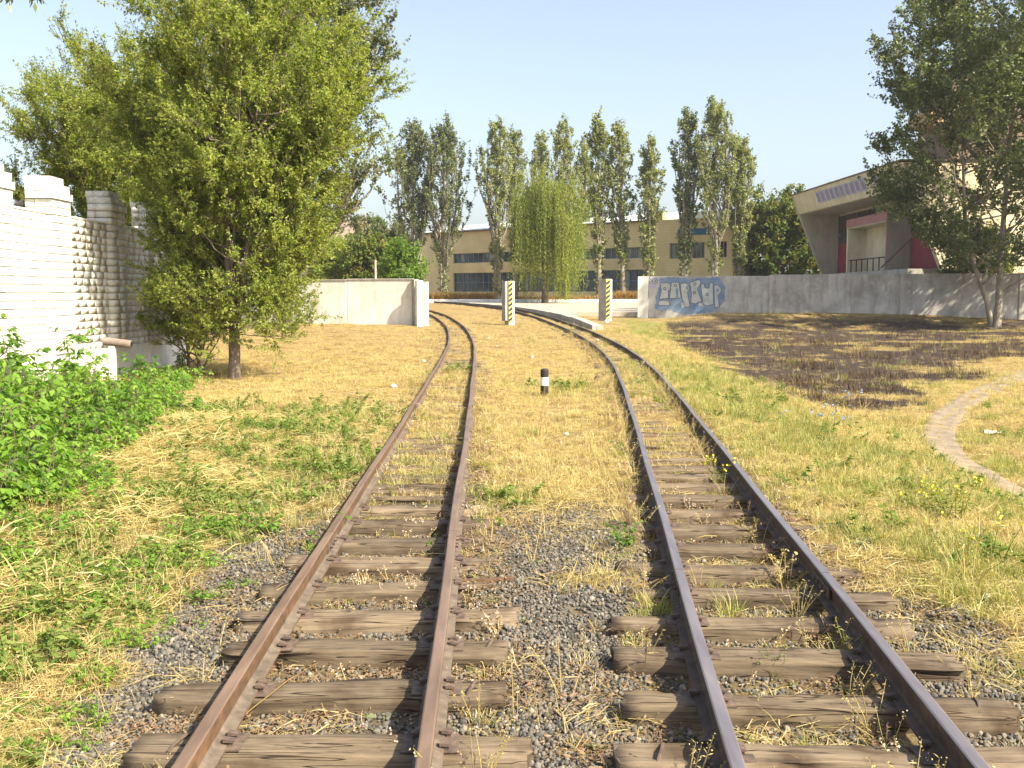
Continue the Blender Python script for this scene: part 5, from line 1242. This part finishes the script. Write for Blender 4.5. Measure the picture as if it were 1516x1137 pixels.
scatter("sapling_thicket", np.stack([pts[:, 0], pts[:, 1], gz(pts[:, 0], pts[:, 1]) - .02], 1), np.stack([r.normal(0, .1, n), r.normal(0, .1, n), r.uniform(0, 6.28, n)], 1), pts[:, 2] * r.uniform(.75, 1.15, n), r.integers(0, 7, n), r.random(n) * .7, sh, "thicket of bright green maple saplings before the brick wall", "saplings")
# low bright shoots in clumps nearer the track
cl = []
for px, py, k, s in [(40, 800, 9, .4), (25, 850, 8, .38), (60, 905, 7, .3), (110, 790, 5, .32), (200, 870, 12, .3), (290, 800, 9, .28), (330, 790, 7, .3), (150, 900, 8, .26), (240, 835, 8, .28), (20, 985, 5, .22), (230, 780, 3, .22), (370, 640, 4, .3), (310, 612, 5, .36), (140, 720, 8, .42), (90, 745, 8, .45), (60, 1120, 3, .2), (120, 1010, 4, .18), (190, 960, 5, .2), (40, 1060, 4, .2), (150, 1085, 3, .16), (330, 880, 4, .18), (380, 760, 5, .22), (420, 720, 5, .24), (10, 910, 6, .3), (260, 930, 3, .16), (300, 745, 4, .25)]:
    for q in range(k):
        a, b, c = on_ground(px + r.normal(0, 28), py + r.normal(0, 9)); cl.append((a, b, c, s * r.uniform(.7, 1.3)))
cl = np.array(cl); n = len(cl)
scatter("maple_shoots", cl[:, :3] - np.array([0, 0, .02]), np.stack([r.normal(0, .1, n), r.normal(0, .1, n), r.uniform(0, 6.28, n)], 1), cl[:, 3] * 1.15, r.integers(4, 7, n), r.random(n) * .7, sh, "low clumps of bright green maple shoots left of the track", "shoots")
def single_shrub(name, label, px, py, D, seed, *a):
    r = np.random.default_rng(seed); c = at_depth(px, py, D); z = float(gz(c[0], D)); t = thing(name, label, "sapling", (c[0], D, z))
    V, Q, mi, rn = shrub_mesh(r, *a); k = mi < .5
    link("foliage", np_mesh("foliage", V, [Q[k]], [M['sapling']], {'rnd': rn}), t); link("stem", np_mesh("stem", V, [Q[~k]], [M['bark']]), t)
single_shrub("maple_sapling", "tallest leafy sapling against the white brick wall at the left edge", 38, 560, 14.5, 5, 6, 1.6, .8, 15, .14, .075)
single_shrub("maple_sapling", "thin young sapling between the tall sapling and the pipe post", 122, 560, 15.5, 6, 2, 1.45, .3, 10, .13, .06)
single_shrub("maple_sapling", "small yellow green sapling right of the pipe post", 200, 560, 17.8, 8, 5, .8, .7, 10, .13, .06)

# under-growth at the foot of the elm and along the brick wall
def bush(name, label, x, y, h, w, seed, leafm, n=5200, ls=.06):
    r = np.random.default_rng(seed); z = float(gz(x, y)); t = thing(name, label, "bush", (x, y, z)); mb = MB()
    env = interp_env([0, h * .3, h * .7, h], [w * .7, w, w * .8, w * .15])
    g = grow(seed, [([(0, 0, -.1), (.02, 0, h * .4), (0, 0, h * .8)], [.04, .03, .01])], 26, (.05, h * .6), env, (25, 75), 8, .45, 4, .25, max(4, n // 800), (ls, ls * .5), h, up=.4, spread=.6, tr=.04)
    link("stem", wood_mesh("stem", g[0], g[1], M['bark']), t); link("foliage", leaf_mesh("foliage", g[2], M[leafm], g[3]), t)
bush("elm_bush", "shady elm suckers growing left of the elm trunk", -7.0, 22.4, 2.8, 1.3, 71, 'elm', 16000)
bush("elm_bush", "elm suckers in the shade against the end of the brick wall", -8.0, 24.8, 2.5, .7, 72, 'elm', 9600)
bush("elm_bush", "small bush at the foot of the poplar behind the elm", -10.2, 45.5, 2.2, 1.2, 73, 'elm', 4000, .11)

# ------------------------------------------------------------------ single plants, flowers, stones and litter
def plant(name, label, px, py, me, cat="weed", dz=0, group=None, scale=1, rz=0):
    x, y, z = on_ground(px, py); o = link(name, me); o.location = (x, y, z + dz); o.scale = (scale,) * 3; o.rotation_euler = (0, 0, rz); return tag(o, label, cat, group)
r = np.random.default_rng(303)
hb = lambda *a, **k: herb(r, *a, **k)
plant("leafy_weed", "dark leafy weed growing against the right track's left rail", 925, 815, hb(6, .26, .25, 16, .055, .035, M['weed'], M['weed'], .1, .55))
plant("leafy_weed", "pale leafy weed spreading on the gravel beside the dark rail weed", 905, 832, hb(5, .12, .25, 12, .045, .032, M['dullweed'], M['weed'], .2, .9))
plant("leafy_weed", "wide creeping green weed over sleeper ends beside the rusty rail", 765, 745, hb(10, .25, .45, 16, .05, .03, M['weed'], M['weed'], .2, 1.0))
plant("leafy_weed", "bright upright sprig on the gravel below the creeping weed", 737, 778, hb(2, .14, .05, 9, .05, .03, M['sapling'], M['weed'], 0, .2))
plant("leafy_weed", "bright sprig poking up left of the left track's rusty rail", 462, 815, hb(2, .2, .06, 8, .06, .04, M['sapling'], M['weed'], 0, .2))
plant("leafy_weed", "second bright sprig leaning over the left rusty rail", 512, 800, hb(3, .24, .06, 8, .055, .035, M['sapling'], M['weed'], 0, .3))
plant("leafy_weed", "small green sprig between the sleepers of the left track", 632, 822, hb(2, .17, .05, 8, .05, .03, M['sapling'], M['weed'], 0, .2))
plant("leafy_weed", "lime green sprig left of the dark rail further up", 922, 668, hb(3, .2, .08, 9, .07, .045, M['sapling'], M['weed'], 0, .4))
plant("flowering_weed", "yellow flowering weed between the right track's rails", 1064, 722, hb(5, .36, .15, 14, .05, .02, M['grass'], M['grass'], 0, .25, M['yellowflower'], 5, .022), "weed")
plant("flowering_weed", "bushy weed with yellow flowers on the grass right of the tracks", 1405, 765, hb(16, .36, .5, 22, .06, .02, M['grass'], M['grass'], 0, .4, M['yellowflower'], 5, .022), "weed")
plant("flowering_weed", "thin tall yellow flowered stems near the bottom right grass", 1470, 850, hb(8, .42, .6, 12, .05, .016, M['grass'], M['grass'], 0, .35, M['yellowflower'], 4, .02), "weed")
plant("flowering_weed", "pale blue chicory flowers on the grass right of the dark rail", 1205, 640, hb(12, .4, 1.6, 8, .05, .014, M['grass'], M['grass'], 0, .3, M['blueflower'], 2, .04), "weed")
plant("flowering_weed", "second pale blue chicory patch nearer the burnt ground", 1225, 605, hb(9, .45, 1.6, 8, .05, .014, M['grass'], M['grass'], 0, .3, M['blueflower'], 2, .045), "weed")
plant("feathery_weed", "feathery green weed between the right track's front sleepers", 1150, 1000, hb(7, .2, .14, 34, .028, .006, M['dullweed'], M['grass'], 0, .3))
plant("feathery_weed", "tall green weed standing by the right track's right rail", 1255, 985, hb(5, .26, .12, 26, .035, .008, M['grass'], M['grass'], 0, .3))
plant("feathery_weed", "thin dry weed leaning against the right rail further up", 1165, 870, hb(6, .26, .12, 14, .04, .010, M['straw'], M['straw'], 0, .3, M['straw'], 8, .02))
plant("dry_sprout", "pinkish dried sprout beside a left track sleeper", 455, 968, hb(4, .11, .07, 14, .016, .012, M['pinkdry'], M['rustgrass'], 0, .5))
plant("dry_sprout", "pale dried sprout standing on the gravel beside the rusty rail", 738, 935, hb(4, .16, .06, 18, .02, .016, M['pinkdry'], M['straw'], 0, .25))
plant("dry_sprout", "pinkish dried weed heap beside the left rail's sleeper end", 300, 1038, hb(14, .15, .34, 16, .018, .014, M['pinkdry'], M['rustgrass'], 0, .8))
plant("dry_sprout", "dried pink weed in the shade of the right rusty rail", 608, 1030, hb(5, .14, .1, 14, .018, .014, M['pinkdry'], M['rustgrass'], 0, .4))
plant("pale_weed", "pale round leaved weed at the bottom between left track sleepers", 535, 1130, hb(8, .10, .16, 12, .032, .028, M['dullweed'], M['dullweed'], .1, .8))
plant("pale_weed", "pale green weed in the rail shadow between left track sleepers", 560, 1055, hb(6, .09, .14, 10, .032, .028, M['dullweed'], M['dullweed'], .1, .8))
plant("leafy_weed", "small dark bush on dry grass beside the marker post", 845, 576, hb(9, .3, .5, 18, .09, .05, M['weed'], M['weed'], .1, .6))
# stones
for k, (px, py, s, lab) in enumerate([(582, 574, .085, "large white stone on dry grass left of the left track"), (627, 536, .07, "white stone by the left track's curve"), (723, 501, .06, "white stone on the grass below the left gate post"), (788, 530, .06, "pale stone between the tracks beyond the marker post"),
        (897, 478, .16, "white rubble lump at the foot of the wider striped post"), (838, 645, .05, "small pale stone on the grass between the tracks"), (884, 504, .07, "pale stone inside the right track's curve"), (965, 468, .12, "pale rubble at the end post of the grey wall"), (735, 513, .05, "small white stone left of the tracks' middle grass")]):
    me = stone_mesh(r, M['stone'], .75); o = plant("stone", lab, px, py, me, "stone", s * .3, scale=s, rz=k)
# crumpled paper
mb = MB(); pp = [(r.normal(0, .09), r.normal(0, .07), abs(r.normal(0, .04))) for _ in range(9)]
V = np.array([(a * .075, b * .06, .035 * r.random() + .01) for a in range(-2, 3) for b in range(-2, 3)]) + r.normal(0, .012, (25, 3)); ii = np.array([(a * 5 + b, a * 5 + b + 1, a * 5 + b + 6, a * 5 + b + 5) for a in range(4) for b in range(4)])
plant("crumpled_paper", "crumpled white paper lying on the grass beyond the footpath bend", 1469, 643, np_mesh("crumpled_paper", V, [ii], [M['whitepaint']]), "litter", .01)
# flat iron bar on the ballast
x, y, z = on_ground(722, 866)
mb = MB(); mb.box(-.15, .15, -.02, .02, -.006, .010); me = bpy.data.meshes.new("iron_bar"); me.from_pydata(mb.v, [], mb.f); me.materials.append(M['rust'])
o = link("iron_bar", me); o.location = (x, y, z + .028); o.rotation_euler = (0, -.03, .12); tag(o, "rusty flat iron bar lying on the ballast beside the rail", "iron bar")
# long dry straws lying about
for k, (px, py, L, rz, lab) in enumerate([(1010, 890, .5, .5, "long dry grass stalk leaning across the right track's left rail foot"), (400, 1060, .6, 1.1, "long dry stalk over the left sleeper end"), (560, 760, .7, .25, "long dry stalk lying left of the left track")]):
    x, y, z = on_ground(px, py); mb = MB()
    if k == 0: x -= .22
    mb.tube([(-L / 2, 0, .0), (-L * .2, .01, .05), (L * .2, 0, .10), (L / 2, -.02, .12)], [.003, .003, .0025, .001], 5)
    me = bpy.data.meshes.new("dry_stalk"); me.from_pydata(mb.v, [], mb.f); me.materials.append(M['straw']); o = link("dry_stalk", me); o.location = (x, y, z + .012); o.rotation_euler = (0, 0, rz); tag(o, lab, "stalk")

# dry hedge and flower-bed clumps in front of the factory
def hedge(name, label, x0, x1, y, h, n, seed, mat, w=.5):
    r = np.random.default_rng(seed); z = float(gz((x0 + x1) / 2, y)); t = thing(name, label, "hedge", ((x0 + x1) / 2, y, z))
    a, q, tr_ = blades(r, n, h, .06, .25, .1, curve=.3); off = np.repeat(np.stack([r.uniform(x0, x1, n) - (x0 + x1) / 2, r.uniform(-w, w, n), np.zeros(n)], 1), 5, 0)
    link("foliage", np_mesh("foliage", a + off, [q, tr_], [M[mat]], {'rnd': np.repeat(r.random(n), 5)}), t)
M['hedge'] = leafmat('orange_dry_hedge', [(.20, .13, .04), (.34, .20, .06), (.46, .25, .08), (.26, .24, .07)], trans=.25)
hedge("dry_hedge", "orange brown clipped hedge in front of the factory's left end", -8.0, -1.6, 88, .95, 2600, 81, 'hedge')
hedge("dry_hedge", "tall dry grass clump under the weeping willow", .2, 8.2, 86.5, .7, 1500, 82, 'hedge')
hedge("dry_hedge", "green orange clump right of the wider striped gate post", 8.8, 11.2, 86.5, 1.1, 900, 83, 'hedge')

# overhanging branch of a tree standing left of the frame
t = thing("overhanging_tree", "tree left of the frame whose leafy branch tip hangs into the top left corner", "tree", (-7.6, 7.5, float(gz(-7.6, 7.5))))
b0 = float(gz(-7.6, 7.5)); mb = MB(); mb.tube([(0, 0, -.2), (.1, 0, 2), (.3, 0, 4.2), (.5, .1, 6)], [.14, .12, .09, .04], 9, cap=False)
tips = [at_depth(14, 9, 8), at_depth(64, 6, 8.2), at_depth(36, -22, 8.1)]
LV = []; LR = []
r = np.random.default_rng(55)
for k, tp_ in enumerate(tips):
    e = tp_ - np.array([-7.6, 7.5, b0]); P0 = np.array([.4, .05, 4.6]); mb.tube([tuple(P0), tuple(P0 * .5 + e * .5 + np.array([0, 0, .5])), tuple(e + np.array([0, 0, .12])), tuple(e)], [.03, .016, .006, .003], 6, cap=False)
    for q in range(26):
        f = r.random() ** 2 if q > 7 else r.uniform(0, .03); c = e + (P0 - e) * f * .8 + np.array([0, 0, .9 * f * (1 - f) * 2 + .04]) + r.normal(0, .03, 3)
        LV.append(leaf_arrays(c[None], np.array([[r.normal(0, .7), r.normal(0, .4), -.8]]), unit(r.normal(0, 1, (1, 3))), np.array([.085]), np.array([.035]))); LR.append(r.random())
link("trunk", wood_mesh("trunk", mb, [], M['bark']), t); link("crown", leaf_mesh("crown", np.concatenate(LV), M['poplardark'], np.array(LR)), t)

# ------------------------------------------------------------------ thin summer haze
hz_m, n, l, p = nmat('haze_air'); n.remove(p)
pv_ = n.new("ShaderNodeVolumePrincipled"); pv_.inputs['Color'].default_value = (.93, .95, 1, 1); pv_.inputs['Density'].default_value = .0004; pv_.inputs['Anisotropy'].default_value = .3
l.new(pv_.outputs[0], n["Material Output"].inputs['Volume'])
mb = MB(); mb.box(-3100, 3100, -450, 3600, -3, 45); hz = mb.build("haze", hz_m); hz["kind"] = "stuff"
